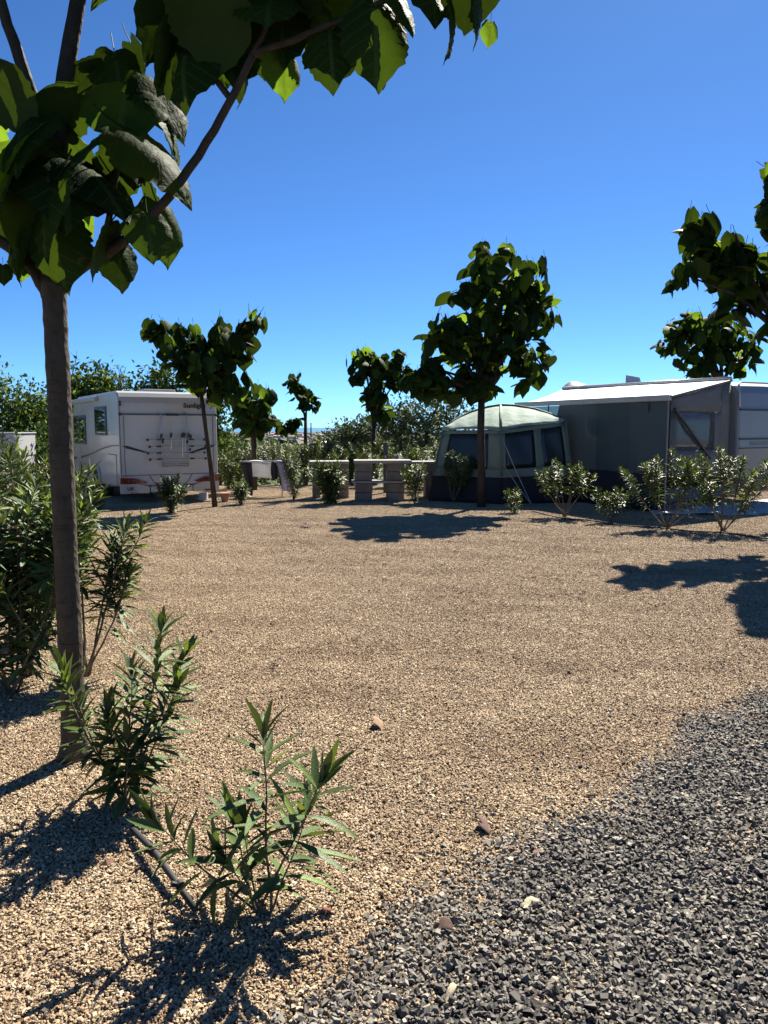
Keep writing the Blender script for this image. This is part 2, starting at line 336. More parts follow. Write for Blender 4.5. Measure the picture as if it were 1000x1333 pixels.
# ------------------------------------------------------------------ builders
class MB:
    """Collects boxes, tubes and polygons; build() links them as ONE mesh object."""
    def __init__(self):
        self.v = []; self.f = []; self.uv = None
    def add(self, vs_, fs_):
        o = len(self.v)
        self.v += [tuple(p) for p in vs_]
        self.f += [tuple(i + o for i in f) for f in fs_]
        return self
    def box(self, c, s, rz=0.0, m=None):
        x, y, z = s[0] / 2, s[1] / 2, s[2] / 2
        pts = [Vector(p) for p in ((-x, -y, -z), (x, -y, -z), (x, y, -z), (-x, y, -z), (-x, -y, z), (x, -y, z), (x, y, z), (-x, y, z))]
        q = Matrix.Rotation(rz, 3, 'Z') if m is None else m
        pts = [q @ p + Vector(c) for p in pts]
        return self.add(pts, [(0, 3, 2, 1), (4, 5, 6, 7), (0, 1, 5, 4), (1, 2, 6, 5), (2, 3, 7, 6), (3, 0, 4, 7)])
    def tube(self, pts, rad, n=8, caps=True):
        pts = [Vector(p) for p in pts]
        k = len(pts)
        rr = list(rad) if hasattr(rad, '__len__') else [rad] * k
        o = len(self.v)
        up = Vector((0.31, 0.17, 0.93))
        for i, p in enumerate(pts):
            t = (pts[min(i + 1, k - 1)] - pts[max(i - 1, 0)])
            if t.length < 1e-9:
                t = Vector((0, 0, 1))
            t.normalize()
            if i == 0:
                a = t.cross(up if abs(t.dot(up)) < 0.95 else Vector((1, 0, 0))).normalized()
            else:
                a = (a - t * a.dot(t)).normalized()
            b = t.cross(a)
            for j in range(n):
                w = 2 * math.pi * j / n
                self.v.append(tuple(p + (a * math.cos(w) + b * math.sin(w)) * rr[i]))
        for i in range(k - 1):
            for j in range(n):
                j2 = (j + 1) % n
                self.f.append((o + i * n + j, o + i * n + j2, o + (i + 1) * n + j2, o + (i + 1) * n + j))
        if caps:
            self.f.append(tuple(o + j for j in range(n))[::-1])
            self.f.append(tuple(o + (k - 1) * n + j for j in range(n)))
        return self
    def prism(self, poly, axis_vec):
        """Polygon (3D points) extruded along axis_vec."""
        n = len(poly)
        a = [Vector(p) for p in poly]; d = Vector(axis_vec)
        self.add(a + [p + d for p in a], [tuple(range(n))[::-1], tuple(range(n, 2 * n))] + [(i, (i + 1) % n, n + (i + 1) % n, n + i) for i in range(n)])
        return self
    def grid(self, fn, nu, nv):
        o = len(self.v)
        for i in range(nu + 1):
            for j in range(nv + 1):
                self.v.append(tuple(fn(i / nu, j / nv)))
        for i in range(nu):
            for j in range(nv):
                a = o + i * (nv + 1) + j
                self.f.append((a, a + nv + 1, a + nv + 2, a + 1))
        return self
    def mesh(self, name, mat, smooth=False):
        me = bpy.data.meshes.new(name)
        me.from_pydata(self.v, [], self.f)
        me.materials.append(mat if not isinstance(mat, str) else M[mat])
        if smooth:
            me.polygons.foreach_set('use_smooth', [True] * len(me.polygons))
        me.update()
        return me
    def build(self, name, mat, parent=None, world=False, smooth=False, bevel=0.0, solid=0.0, segs=2):
        if world and parent is not None:
            inv = parent_matrix(parent).inverted()
            self.v = [tuple(inv @ Vector(p)) for p in self.v]
        o = link(name, self.mesh(name, mat, smooth), parent)
        if solid:
            s = o.modifiers.new('Solidify', 'SOLIDIFY'); s.thickness = solid; s.offset = 0
        if bevel:
            b = o.modifiers.new('Bevel', 'BEVEL'); b.width = bevel; b.segments = segs; b.limit_method = 'ANGLE'; b.angle_limit = R(35)
        return o

def parent_matrix(o):
    m = o.matrix_basis.copy()
    while o.parent is not None:
        o = o.parent
        m = o.matrix_basis @ m
    return m

def link(name, me, parent=None):
    o = bpy.data.objects.new(name, me)
    C.objects.link(o)
    if parent is not None:
        o.parent = parent
    return o

def thing(name, label, cat, loc=(0, 0, 0), rz=0.0, group=None):
    o = bpy.data.objects.new(name, None)
    C.objects.link(o)
    o.empty_display_size = 0.2
    o.location = loc; o.rotation_euler = (0, 0, rz)
    o['label'] = label; o['category'] = cat
    if group:
        o['group'] = group
    return o

def tag(o, label, cat, group=None):
    o['label'] = label; o['category'] = cat
    if group:
        o['group'] = group
    return o

def structure(o, kind='structure'):
    o['kind'] = kind
    return o

def fast_mesh(name, V, F, mat, uv=None, smooth=False):
    """V (n,3), F (m,k) all of one size, uv (n,2) per vertex."""
    me = bpy.data.meshes.new(name)
    n, (m, k) = len(V), F.shape
    me.vertices.add(n); me.vertices.foreach_set('co', np.ascontiguousarray(V, dtype=np.float32).ravel())
    me.loops.add(m * k); me.loops.foreach_set('vertex_index', np.ascontiguousarray(F, dtype=np.int32).ravel())
    me.polygons.add(m); me.polygons.foreach_set('loop_start', np.arange(0, m * k, k, dtype=np.int32))
    me.polygons.foreach_set('loop_total', np.full(m, k, dtype=np.int32))
    me.polygons.foreach_set('use_smooth', np.full(m, smooth, dtype=bool))
    if uv is not None:
        l = me.uv_layers.new(name='UVMap')
        l.data.foreach_set('uv', np.ascontiguousarray(uv[F.ravel()], dtype=np.float32).ravel())
    me.materials.append(M[mat])
    me.update(calc_edges=True)
    me.validate()
    return me

def scatter(tmpl, mats):
    """Join copies of a template (V,F,uv) placed by matrices (n,4,4)."""
    V, F, uv = tmpl
    n = len(mats)
    P = np.einsum('nij,kj->nki', mats[:, :3, :3], V) + mats[:, None, :3, 3]
    FF = (F[None] + (np.arange(n) * len(V))[:, None, None]).reshape(-1, F.shape[1])
    return P.reshape(-1, 3), FF, np.tile(uv, (n, 1))

# ------------------------------------------------------------------ leaf templates
def big_leaf(seed, rows=7, half=2, petiole=True):
    """Broad heart-shaped leaf with shouldered sides and a toothed rim; petiole at the origin, tip along +Y, upper side +Z."""
    r = random.Random(seed)
    prof = [(-0.15, 0.22), (0.0, 0.40), (0.16, 0.50), (0.33, 0.54), (0.48, 0.52), (0.62, 0.43), (0.76, 0.31), (0.88, 0.16), (0.95, 0.07), (1.02, 0.006)]
    def w(y):
        for (a, wa), (b, wb) in zip(prof, prof[1:]):
            if y <= b:
                return wa + (wb - wa) * (y - a) / (b - a)
        return 0.006
    cross = r.uniform(0.35, 0.75); droop = r.uniform(0.18, 0.5); twist = r.uniform(-0.3, 0.3); skew = r.uniform(-0.05, 0.05)
    V = []; uv = []; F = []
    nc = 2 * half + 1
    for i in range(rows + 1):
        y = -0.15 + 1.17 * i / rows
        for j in range(nc):
            c = (j - half) / half
            ww = w(y) * (1 + (r.uniform(-0.09, 0.07) * (0.7 if half > 2 else 1) if abs(c) == 1 else 0))
            x = c * ww + skew * y
            yy = y
            if y < 0.02:
                yy = y + (0.02 - y) * (1 - abs(c) ** 0.7) * 1.0
            if abs(c) == 1:
                yy += r.uniform(-0.03, 0.03)
                if half > 2:
                    x *= 1 + (0.03 if i % 2 else -0.03)
            z = -cross * x * x - droop * max(0, yy) ** 2 + twist * x * yy
            if half > 2:
                z += 0.014 * math.cos((yy - abs(x) * 0.45) * 2 * math.pi * 6) * (0.4 + abs(x)) + 0.02 * math.sin(9 * x + 5 * y + seed)
            z += r.uniform(-0.012, 0.012)
            if abs(x) < 0.02:
                z -= 0.012
            V.append((x, yy, z)); uv.append((x, yy))
    for i in range(rows):
        for j in range(nc - 1):
            a = i * nc + j
            F.append((a, a + 1, a + nc + 1, a + nc))
    if petiole:
        o = len(V); s = 0.013
        for k in range(3):
            p = (0.0, -0.22 * k, 0.0 + 0.03 * k * k * 0.5 - 0.006)
            for q in ((-s, 0), (s * 0.5, s), (s * 0.5, -s)):
                V.append((p[0] + q[0], p[1], p[2] + q[1])); uv.append((0, 0.1))
        for k in range(2):
            for q in range(3):
                F.append((o + 3 * k + q, o + 3 * k + (q + 1) % 3, o + 3 * k + 3 + (q + 1) % 3, o + 3 * k + 3 + q))
    return np.array(V), np.array(F), np.array(uv)

def lance_leaf(seed, width=0.185):
    """Narrow oleander leaf folded along its midrib, tip along +Y, upper side +Z."""
    r = random.Random(seed)
    V = []; uv = []; F = []
    bend = r.uniform(-0.05, 0.30); fold = r.uniform(0.25, 0.6); side = r.uniform(-0.08, 0.08)
    rows = [(0.0, 0.12), (0.12, 0.55), (0.35, 1.0), (0.62, 0.92), (0.85, 0.5), (1.0, 0.03)]
    for y, ww in rows:
        for c in (-1, 0, 1):
            x = c * ww * width / 2
            V.append((x + side * y * y, y, fold * abs(x) - bend * y * y)); uv.append((c * 0.4, y))
    for i in range(len(rows) - 1):
        for j in range(2):
            a = i * 3 + j
            F.append((a, a + 1, a + 4, a + 3))
    return np.array(V), np.array(F), np.array(uv)

def oval_leaf(seed):
    r = random.Random(seed)
    b = r.uniform(0.05, 0.3)
    V = [(0, 0, 0), (0.27, 0.35, -0.02), (0.02, 1.0, -b), (-0.27, 0.35, -0.02), (0.24, 0.7, -b * 0.5), (-0.24, 0.7, -b * 0.5)]
    F = [(0, 1, 4, 5), (0, 5, 3, 3)]
    V = [(-0.04, 0, 0), (0.04, 0, 0), (0.28, 0.45, 0.05), (0.03, 1.0, -b), (-0.03, 1.0, -b), (-0.28, 0.45, 0.05)]
    F = [(0, 1, 2, 5), (5, 2, 3, 4)]
    return np.array(V, float), np.array(F), np.array([(v[0], v[1]) for v in V])

HI = [big_leaf(s, rows=19, half=5) for s in range(6)]
LO = [big_leaf(20 + s) for s in range(6)]
LAN = [lance_leaf(s) for s in range(6)]
LANW = [lance_leaf(40 + s, 0.205) for s in range(6)]
OV = [oval_leaf(s) for s in range(4)]
HI_ME = [fast_mesh('broad_leaf', *t[:2], 'leaf_big', t[2], smooth=True) for t in HI]
LO_ME = [fast_mesh('broad_leaf', *t[:2], 'leaf_big', t[2], smooth=True) for t in LO]
LAN_ME = [fast_mesh('narrow_leaf', *t[:2], 'leaf_ole', t[2], smooth=True) for t in LAN]

LANW_ME = [fast_mesh('narrow_leaf', *t[:2], 'leaf_ole', t[2], smooth=True) for t in LANW]

def frame(tip, nrm, org, s):
    """4x4 with Y along tip, Z near nrm."""
    y = Vector(tip).normalized()
    z = Vector(nrm); z = z - y * z.dot(y)
    if z.length < 1e-5:
        z = y.orthogonal()
    z.normalize()
    x = y.cross(z)
    m = Matrix.Identity(4)
    for i in range(3):
        m[i][0] = x[i] * s; m[i][1] = y[i] * s; m[i][2] = z[i] * s; m[i][3] = org[i]
    return m

def put_leaf(me, m, parent, name='leaf'):
    o = bpy.data.objects.new(name, me)
    o.parent = parent
    o.matrix_basis = m
    C.objects.link(o)
    return o

def rest_mass(name, mats, tmpls, mat, parent, inv):
    """What is past the limit: one part of the plant."""
    if not mats:
        return None
    A = np.array([inv @ m for m in mats])
    k = len(tmpls)
    Vs, Fs, Us, off = [], [], [], 0
    for i in range(k):
        B = A[i::k]
        if len(B) == 0:
            continue
        v, f, u = scatter(tmpls[i], B)
        Vs.append(v); Fs.append(f + off); Us.append(u); off += len(v)
    o = link(name, fast_mesh(name, np.concatenate(Vs), np.concatenate(Fs), mat, np.concatenate(Us), smooth=True), parent)
    o['kind'] = 'stuff'
    return o

EYE = Vector((0, 0, 1.75))

# ------------------------------------------------------------------ the setting: terrain, sea, gravel
def th(x, y):
    """Height of the land: the pitches are level, then a bank, a grove and the coastal plain."""
    if y < 23.5:
        return 0.0
    if y < 30:
        t = (y - 23.5) / 6.5
        return -2.2 * t * t * (3 - 2 * t)
    if y < 95:
        return -2.2
    if y < 900:
        return -2.2 - 27.8 * (y - 95) / 805
    return -30 - 1.5 * min(1.0, (y - 900) / 4000)

def terrain():
    ys = [-40, -15, -5, 0, 5, 10, 15, 20, 23, 24, 25, 26, 27, 28, 29, 30, 35, 45, 60, 95, 130, 200, 320, 500, 700, 900, 1400, 2200, 3500, 5200, 7000]
    xs = np.linspace(-1, 1, 41)
    b = MB()
    V = [(x * (70 + 1.3 * max(0, y)), y, th(0, y) - (0.02 if y < 23.5 else 0)) for y in ys for x in xs]
    F = [(i * 41 + j, i * 41 + j + 1, (i + 1) * 41 + j + 1, (i + 1) * 41 + j) for i in range(len(ys) - 1) for j in range(40)]
    b.add(V, F)
    structure(b.build('terrain', 'soil', smooth=True))
terrain()

m, nt, bs = new_mat('sea')
bs.inputs['Base Color'].default_value = (0.035, 0.12, 0.21, 1)
bs.inputs['Roughness'].default_value = 0.7
bs.inputs['Specular IOR Level'].default_value = 0.05
M['sea'] = m
structure(MB().add([(-90000, 5200, -31), (90000, 5200, -31), (90000, 120000, -31), (-90000, 120000, -31)], [(0, 1, 2, 3)]).build('sea', 'sea'))

rng = np.random.default_rng(11)
def stones(n, xy, z, size, flat=0.6, tilt=0.45):
    """Crushed stones: jittered, turned boxes."""
    cube = np.array([(-1, -1, -1), (1, -1, -1), (1, 1, -1), (-1, 1, -1), (-1, -1, 1), (1, -1, 1), (1, 1, 1), (-1, 1, 1)], float) * 0.5
    quads = np.array([(0, 3, 2, 1), (4, 5, 6, 7), (0, 1, 5, 4), (1, 2, 6, 5), (2, 3, 7, 6), (3, 0, 4, 7)])
    V = np.repeat(cube[None], n, 0)
    V[:, 4:, :2] *= rng.uniform(0.35, 0.85, (n, 1, 1))
    V += rng.uniform(-0.2, 0.2, (n, 8, 3))
    sc = np.stack([size * rng.uniform(0.8, 1.35, n), size * rng.uniform(0.6, 1.0, n), size * flat * rng.uniform(0.6, 1.2, n)], 1)
    V *= sc[:, None, :]
    tx, ty, tz = rng.normal(0, tilt, n), rng.normal(0, tilt, n), rng.uniform(0, 2 * np.pi, n)
    def rot(V, i, j, a):
        c, s = np.cos(a)[:, None], np.sin(a)[:, None]
        p, q = V[:, :, i].copy(), V[:, :, j].copy()
        V[:, :, i] = c * p - s * q; V[:, :, j] = s * p + c * q
    rot(V, 1, 2, tx); rot(V, 0, 2, ty); rot(V, 0, 1, tz)
    V[:, :, 0] += xy[:, 0:1]; V[:, :, 1] += xy[:, 1:2]; V[:, :, 2] += z[:, None]
    F = (quads[None] + (np.arange(n) * 8)[:, None, None]).reshape(-1, 4)
    return V.reshape(-1, 3), F

# the pale pitch: a bed sheet with loose pebbles all over it
def bed_fn(u, v):
    return (-16 + 32 * u, -4 + 27.2 * v, -0.004)
structure(MB().grid(bed_fn, 8, 8).build('gravel_bed', 'tan_bed'))
n = 14000
xy = rng.uniform(-0.5, 0.5, (n, 2))
hz = 0.003 + 0.0045 * rng.random(n) + 0.003 * (np.sin(2 * np.pi * (xy[:, 0] + 0.1)) * np.cos(2 * np.pi * xy[:, 1]) + 0.6 * np.sin(2 * np.pi * (2 * xy[:, 0] - xy[:, 1] + 0.2)))
sz = rng.lognormal(math.log(0.0088), 0.28, n)
V, F = stones(n, xy, hz, sz, 0.46, 0.32)
gravel = structure(link('pale_gravel', fast_mesh('pale_gravel', V, F, 'tan_stone')), 'stuff')

ng = bpy.data.node_groups.new('gravel_tiles', 'GeometryNodeTree')
ng.interface.new_socket('Geometry', in_out='INPUT', socket_type='NodeSocketGeometry')
ng.interface.new_socket('Geometry', in_out='OUTPUT', socket_type='NodeSocketGeometry')
gi, go = N(ng, 'NodeGroupInput'), N(ng, 'NodeGroupOutput')
gr = N(ng, 'GeometryNodeMeshGrid')
for k, v_ in (('Size X', 23.0), ('Size Y', 25.0), ('Vertices X', 24), ('Vertices Y', 26)):
    gr.inputs[k].default_value = v_
tr = N(ng, 'GeometryNodeTransform'); tr.inputs['Translation'].default_value = (-0.3, 10.0, 0)
ng.links.new(gr.outputs[0], tr.inputs[0])
pos = N(ng, 'GeometryNodeInputPosition')
dt = N(ng, 'ShaderNodeVectorMath', operation='DOT_PRODUCT'); ng.links.new(pos.outputs[0], dt.inputs[0]); dt.inputs[1].default_value = (0.7071, -0.7071, 0)
cp = N(ng, 'FunctionNodeCompare', data_type='FLOAT', operation='LESS_THAN'); ng.links.new(dt.outputs['Value'], cp.inputs[0]); cp.inputs[1].default_value = -1.77 + 0.78
iop = N(ng, 'GeometryNodeInstanceOnPoints')
ng.links.new(tr.outputs[0], iop.inputs['Points']); ng.links.new(gi.outputs[0], iop.inputs['Instance']); ng.links.new(cp.outputs[0], iop.inputs['Selection'])
rv = N(ng, 'FunctionNodeRandomValue', data_type='INT')
rv.inputs[4].default_value = 0; rv.inputs[5].default_value = 3
ml = N(ng, 'ShaderNodeMath', operation='MULTIPLY'); ng.links.new(rv.outputs[2], ml.inputs[0]); ml.inputs[1].default_value = math.pi / 2
cx = N(ng, 'ShaderNodeCombineXYZ'); ng.links.new(ml.outputs[0], cx.inputs[2]); ng.links.new(cx.outputs[0], iop.inputs['Rotation'])
ng.links.new(iop.outputs[0], go.inputs[0])
gravel.modifiers.new('tiles', 'NODES').node_group = ng

# the darker lane of coarse crushed stone, its rim ragged and mixed into the pale gravel
def lane_side(x, y):
    return (x - (y - 2.5)) * 0.7071 + 0.05 * np.sin(2.1 * (x + y) + 0.7) + 0.035 * np.sin(5.3 * (x + y)) + 0.03 * np.sin(11 * x - 7 * y)
n0 = 168000
uu, ss = rng.uniform(-1.8, 9.2, n0), rng.uniform(-0.55, 2.3, n0)
X = -1.75 + uu * 0.7071 + ss * 0.7071; Y = 0.75 + uu * 0.7071 - ss * 0.7071
s = lane_side(X, Y)
keep = (rng.random(n0) < np.clip(0.40 + s / 0.17, 0.0, 1)) | ((s > -0.5) & (rng.random(n0) < 0.022))
X, Y, s = X[keep], Y[keep], s[keep]
n = len(X)
z = 0.006 + 0.016 * rng.random(n) * np.clip(0.3 + s * 3, 0.2, 1)
V, F = stones(n, np.stack([X, Y], 1), z, np.clip(rng.lognormal(math.log(0.0152), 0.28, n), 0.006, 0.027), 0.55)
structure(link('dark_gravel', fast_mesh('dark_gravel', V, F, 'dark_stone')), 'stuff')
b = MB()
pu = np.linspace(-4.5, 16.0, 90)
top = []; bot = []
for u_ in pu:
    lo = 0.0
    for k in range(40):
        s0 = -0.5 + k * 0.03
        x_, y_ = -1.75 + u_ * 0.7071 + s0 * 0.7071, 0.75 + u_ * 0.7071 - s0 * 0.7071
        if lane_side(x_, y_) > 0.10:
            break
    top.append((x_, y_, 0.0085)); bot.append((-1.75 + u_ * 0.7071 + 6.0 * 0.7071, 0.75 + u_ * 0.7071 - 6.0 * 0.7071, 0.0085))
b.add(top + bot, [(i, 90 + i, 91 + i, i + 1) for i in range(89)])
structure(b.build('lane_bed', 'dark_bed'))

# bits of dead leaf and bark lying about
def litter():
    t = OV[0]
    ms = []
    r = random.Random(5)
    spots = [(r.uniform(-7, 8), r.uniform(2, 20)) for _ in range(520)]
    for _ in range(60):                                          # small drifts of them
        cx_, cy_ = r.uniform(-4, 6), r.uniform(2.3, 15)
        spots += [(cx_ + r.gauss(0, 0.12), cy_ + r.gauss(0, 0.10)) for _ in range(r.randint(5, 16))]
    for k in range(260):                                         # under the shrubs at the far rim of the pitch
        q = r.random(); spots.append((2.6 + 4.0 * q + r.gauss(0, 0.3), 15.4 - 2.4 * q + r.gauss(0, 0.25)))
    for x, y in spots:
        a = r.uniform(0, 6.28)
        tip = Vector((math.cos(a), math.sin(a), r.uniform(-0.1, 0.35)))
        ms.append(frame(tip, (r.gauss(0, 0.4), r.gauss(0, 0.4), 1), (x, y, 0.016 + r.random() * 0.007), r.uniform(0.014, 0.05)))
    red = []
    for _ in range(46):                                          # reddish crumbled leaves
        cx_, cy_ = r.uniform(-2.5, 4), r.uniform(2.6, 11)
        for _ in range(r.randint(2, 7)):
            a = r.uniform(0, 6.28)
            red.append(frame((math.cos(a), math.sin(a), r.uniform(0, 0.4)), (r.gauss(0, 0.5), r.gauss(0, 0.5), 1), (cx_ + r.gauss(0, 0.05), cy_ + r.gauss(0, 0.04), 0.018), r.uniform(0.02, 0.05)))
    v, f, u = scatter(OV[2], np.array(red))
    structure(link('red_leaf_litter', fast_mesh('red_leaf_litter', v, f, 'dry_leaf_rust', u)), 'stuff')
    v, f, u = scatter(t, np.array(ms))
    structure(link('leaf_litter', fast_mesh('leaf_litter', v, f, 'dry_leaf_dark', u)), 'stuff')
litter()

# ------------------------------------------------------------------ the far plain
def far_things():
    r = random.Random(3)
    # woods and orchards far off: low dark lumps over the plain
    octa = (np.array([(1, 0, 0), (0.1, 1, 0), (-1, 0.1, 0), (0, -1, 0), (0.15, 0.1, 1), (0.6, 0.6, 0.7), (-0.6, 0.5, 0.75), (-0.5, -0.6, 0.6), (0.6, -0.5, 0.8)], float),
            np.array([(0, 1, 5, 5), (1, 2, 6, 6), (2, 3, 7, 7), (3, 0, 8, 8), (5, 1, 6, 4), (6, 2, 7, 4), (7, 3, 8, 4), (8, 0, 5, 4)]), np.zeros((9, 2)))
    octa = (octa[0], np.array([(0, 1, 5, 8), (1, 2, 6, 5), (2, 3, 7, 6), (3, 0, 8, 7), (5, 6, 4, 8), (6, 7, 8, 4)]), octa[2])
    ms = []
    for _ in range(9000):
        y = 100 * (50 ** r.random())
        x = r.uniform(-0.62, 0.62) * y
        s_ = r.uniform(1.5, 3.2) if y < 400 else r.uniform(3, 8)
        m_ = Matrix.Translation((x, y, th(0, y) - 0.3)) @ Matrix.Rotation(r.uniform(0, 6.28), 4, 'Z') @ Matrix.Diagonal((s_ * r.uniform(0.9, 2.0), s_, s_ * r.uniform(0.6, 1.2), 1))
        ms.append(m_)
    v, f, u = scatter(octa, np.array(ms))
    structure(link('distant_woods', fast_mesh('distant_woods', v, f, 'far_wood', u)), 'stuff')
    for k in range(22):
        y = r.uniform(1500, 3300)
        x = y * r.uniform(-0.23, 0.03)
        w, d, h = r.uniform(9, 22), r.uniform(9, 14), r.uniform(5, 12)
        h0 = thing('distant_house', 'tiny pale house on the far plain below the sea horizon', 'house', (x, y, th(0, y)), r.uniform(-0.5, 0.5), 'tiny pale houses on the far plain')
        MB().box((0, 0, h / 2), (w, d, h)).build('wall', r.choice(['house_wall', 'house_white']), h0)
        MB().prism([(-w / 2 - 0.4, -d / 2 - 0.4, h), (-w / 2 - 0.4, d / 2 + 0.4, h), (-w / 2 - 0.4, 0, h + 2.4)], (w + 0.8, 0, 0)).build('roof', 'house_roof', h0)
    y = 1300.0
    h0 = thing('distant_warehouse', 'long low white warehouse on the far plain beyond the grove', 'warehouse', (-0.064 * y, y, th(0, y)), 0.1)
    MB().box((0, 0, 3.4), (44, 18, 6.8)).build('wall', 'house_white', h0)
    MB().prism([(-22.5, -9.5, 6.8), (-22.5, 9.5, 6.8), (-22.5, 0, 9)], (45, 0, 0)).build('roof', 'house_white', h0)
    y = 2500.0
    h0 = thing('distant_tower', 'thin dark tower standing up against the sea horizon', 'tower', (-0.0945 * y, y, th(0, y)))
    MB().tube([(0, 0, 0), (0, 0, 44)], [2.6, 1.8], 8).build('shaft', 'steel_dark', h0)
    MB().tube([(0, 0, 44.0), (0, 0, 46.5)], [2.6, 2.4], 8).build('cap', 'steel_dark', h0)
far_things()

def leaf_cloud(r, lobes, count, size, clump=0.28, per=26):
    """Leaf matrices in clumps through ellipsoid lobes (cx,cy,cz,rx,ry,rz)."""
    ms = []
    vol = [l[3] * l[4] * l[5] for l in lobes]
    for l, v_ in zip(lobes, vol):
        k = max(3, int(count * v_ / sum(vol) / per))
        for _ in range(k):
            d = Vector((r.gauss(0, 1), r.gauss(0, 1), r.gauss(0, 1))).normalized() * (r.random() ** 0.4)
            c = Vector((l[0] + d.x * l[3], l[1] + d.y * l[4], l[2] + d.z * l[5]))
            out = (d + Vector((0, 0, 0.35))).normalized()
            for _ in range(per):
                p = c + Vector((r.gauss(0, 1), r.gauss(0, 1), r.gauss(0, 1))) * clump
                tip = (out + Vector((r.gauss(0, 0.8), r.gauss(0, 0.8), r.gauss(0, 0.8)))).normalized()
                nn = Vector((r.gauss(0, 0.7), r.gauss(0, 0.7), 1))
                ms.append(frame(tip, nn, p, size * r.uniform(0.7, 1.3)))
    return ms

def bushy_tree(name, label, cat, base, lobes, count, size, mat, group, seed, clump=0.28, bark='bark_dark', trunk_r=0.09, bare=0):
    r = random.Random(seed)
    t = thing(name, label, cat, base, 0, group)
    inv = parent_matrix(t).inverted()
    top = min(l[2] for l in lobes)
    cx_ = sum(l[0] for l in lobes) / len(lobes); cy_ = sum(l[1] for l in lobes) / len(lobes)
    b = MB().tube([base, ((base[0] + cx_) / 2 + 0.05, (base[1] + cy_) / 2, (base[2] + top) / 2), (cx_, cy_, top)], [trunk_r, trunk_r * 0.8, trunk_r * 0.6], 7)
    b.build('trunk', bark, t, world=True, smooth=True)
    for l in lobes:
        MB().tube([(cx_, cy_, top - 0.1), ((cx_ + l[0]) / 2, (cy_ + l[1]) / 2, (top + l[2]) / 2 + 0.1), (l[0], l[1], l[2] + l[5] * 0.5)], [trunk_r * 0.5, trunk_r * 0.35, trunk_r * 0.15], 5).build('limb', bark, t, world=True, smooth=True)
    for _ in range(bare):
        l = r.choice(lobes); p = Vector((l[0] + r.uniform(-1, 1) * l[3], l[1], l[2] + l[5] * 0.6))
        d = Vector((r.uniform(-0.5, 0.5), 0, 1.0)) * r.uniform(0.5, 1.1)
        b = MB().tube([p, p + d * 0.5 + Vector((0.05, 0, 0)), p + d], [0.018, 0.012, 0.005], 4)
        for q in (0.4, 0.6, 0.75):
            e = p + d * q; b.tube([e, e + Vector((r.uniform(-0.3, 0.3), 0, 0.25))], [0.008, 0.003], 3)
        b.build('bare_twig', bark, t, world=True)
    o = rest_mass('crown', leaf_cloud(r, lobes, count, size, clump), OV, mat, t, inv)
    return t

# the citrus grove below the bank: nobody could count it
def grove():
    r = random.Random(9)
    ms = []
    for row in range(17):
        y = 31 + row * 3.6
        x = -0.62 * y
        while x < 0.62 * y:
            if r.random() < 0.95:
                h = r.uniform(2.0, 2.55)
                for _ in range(95 if y < 60 else 60):
                    d = Vector((r.gauss(0, 1), r.gauss(0, 1), r.gauss(0, 1))).normalized()
                    p = Vector((x, y, -2.2 + h * 0.56)) + Vector((d.x * 1.5, d.y * 1.4, d.z * h * 0.44)) * (0.75 + 0.3 * r.random())
                    ms.append(frame(d + Vector((r.gauss(0, .6), r.gauss(0, .6), r.gauss(0, .6))), (r.gauss(0, .7), r.gauss(0, .7), 1), p, r.uniform(0.2, 0.42)))
            x += r.uniform(2.7, 3.3)
    v, f, u = scatter(OV[1], np.array(ms))
    structure(link('citrus_grove', fast_mesh('citrus_grove', v, f, 'leaf_citrus', u)), 'stuff')
grove()

def L(c, rx, ry, rz):
    return (c[0], c[1], c[2], rx, ry, rz)
def foot(c):
    return (c[0], c[1], th(c[0], c[1]))

OL = 'grey green olive trees along the edge of the grove'
for i, (c, rx, rz, lab) in enumerate([
        ((-1.413, 33.000, 1.146), 0.8, 0.8, 'low grey olive tree left of the slim leafy tree behind the counter'),
        ((-0.440, 34.000, 1.363), 1.1, 1.1, 'grey olive tree showing round the trunk of the slim leafy tree'),
        ((0.700, 32.000, 1.639), 1.1, 1.2, 'round grey olive tree above the counter with the white bottle'),
        ((1.725, 31.000, 1.765), 1.2, 1.3, 'grey olive tree just left of the green tent'),
        ((2.951, 33.000, 1.897), 1.2, 1.4, 'tall grey olive tree showing over the left shoulder of the tent'),
        ((-2.153, 36.000, 0.805), 0.7, 0.7, 'smallest grey olive tree, far left of the olive row')]):
    bushy_tree('olive_tree', lab, 'olive tree', foot(c), [L(c, rx, 1.0, rz), (c[0] + 0.5, c[1], c[2] + rz * 0.55, rx * 0.6, 0.7, rz * 0.55), (c[0] - 0.55, c[1], c[2] + rz * 0.4, rx * 0.5, 0.7, rz * 0.5)], 1500, 0.17, 'leaf_olive', OL, 30 + i, clump=0.17, trunk_r=0.1)

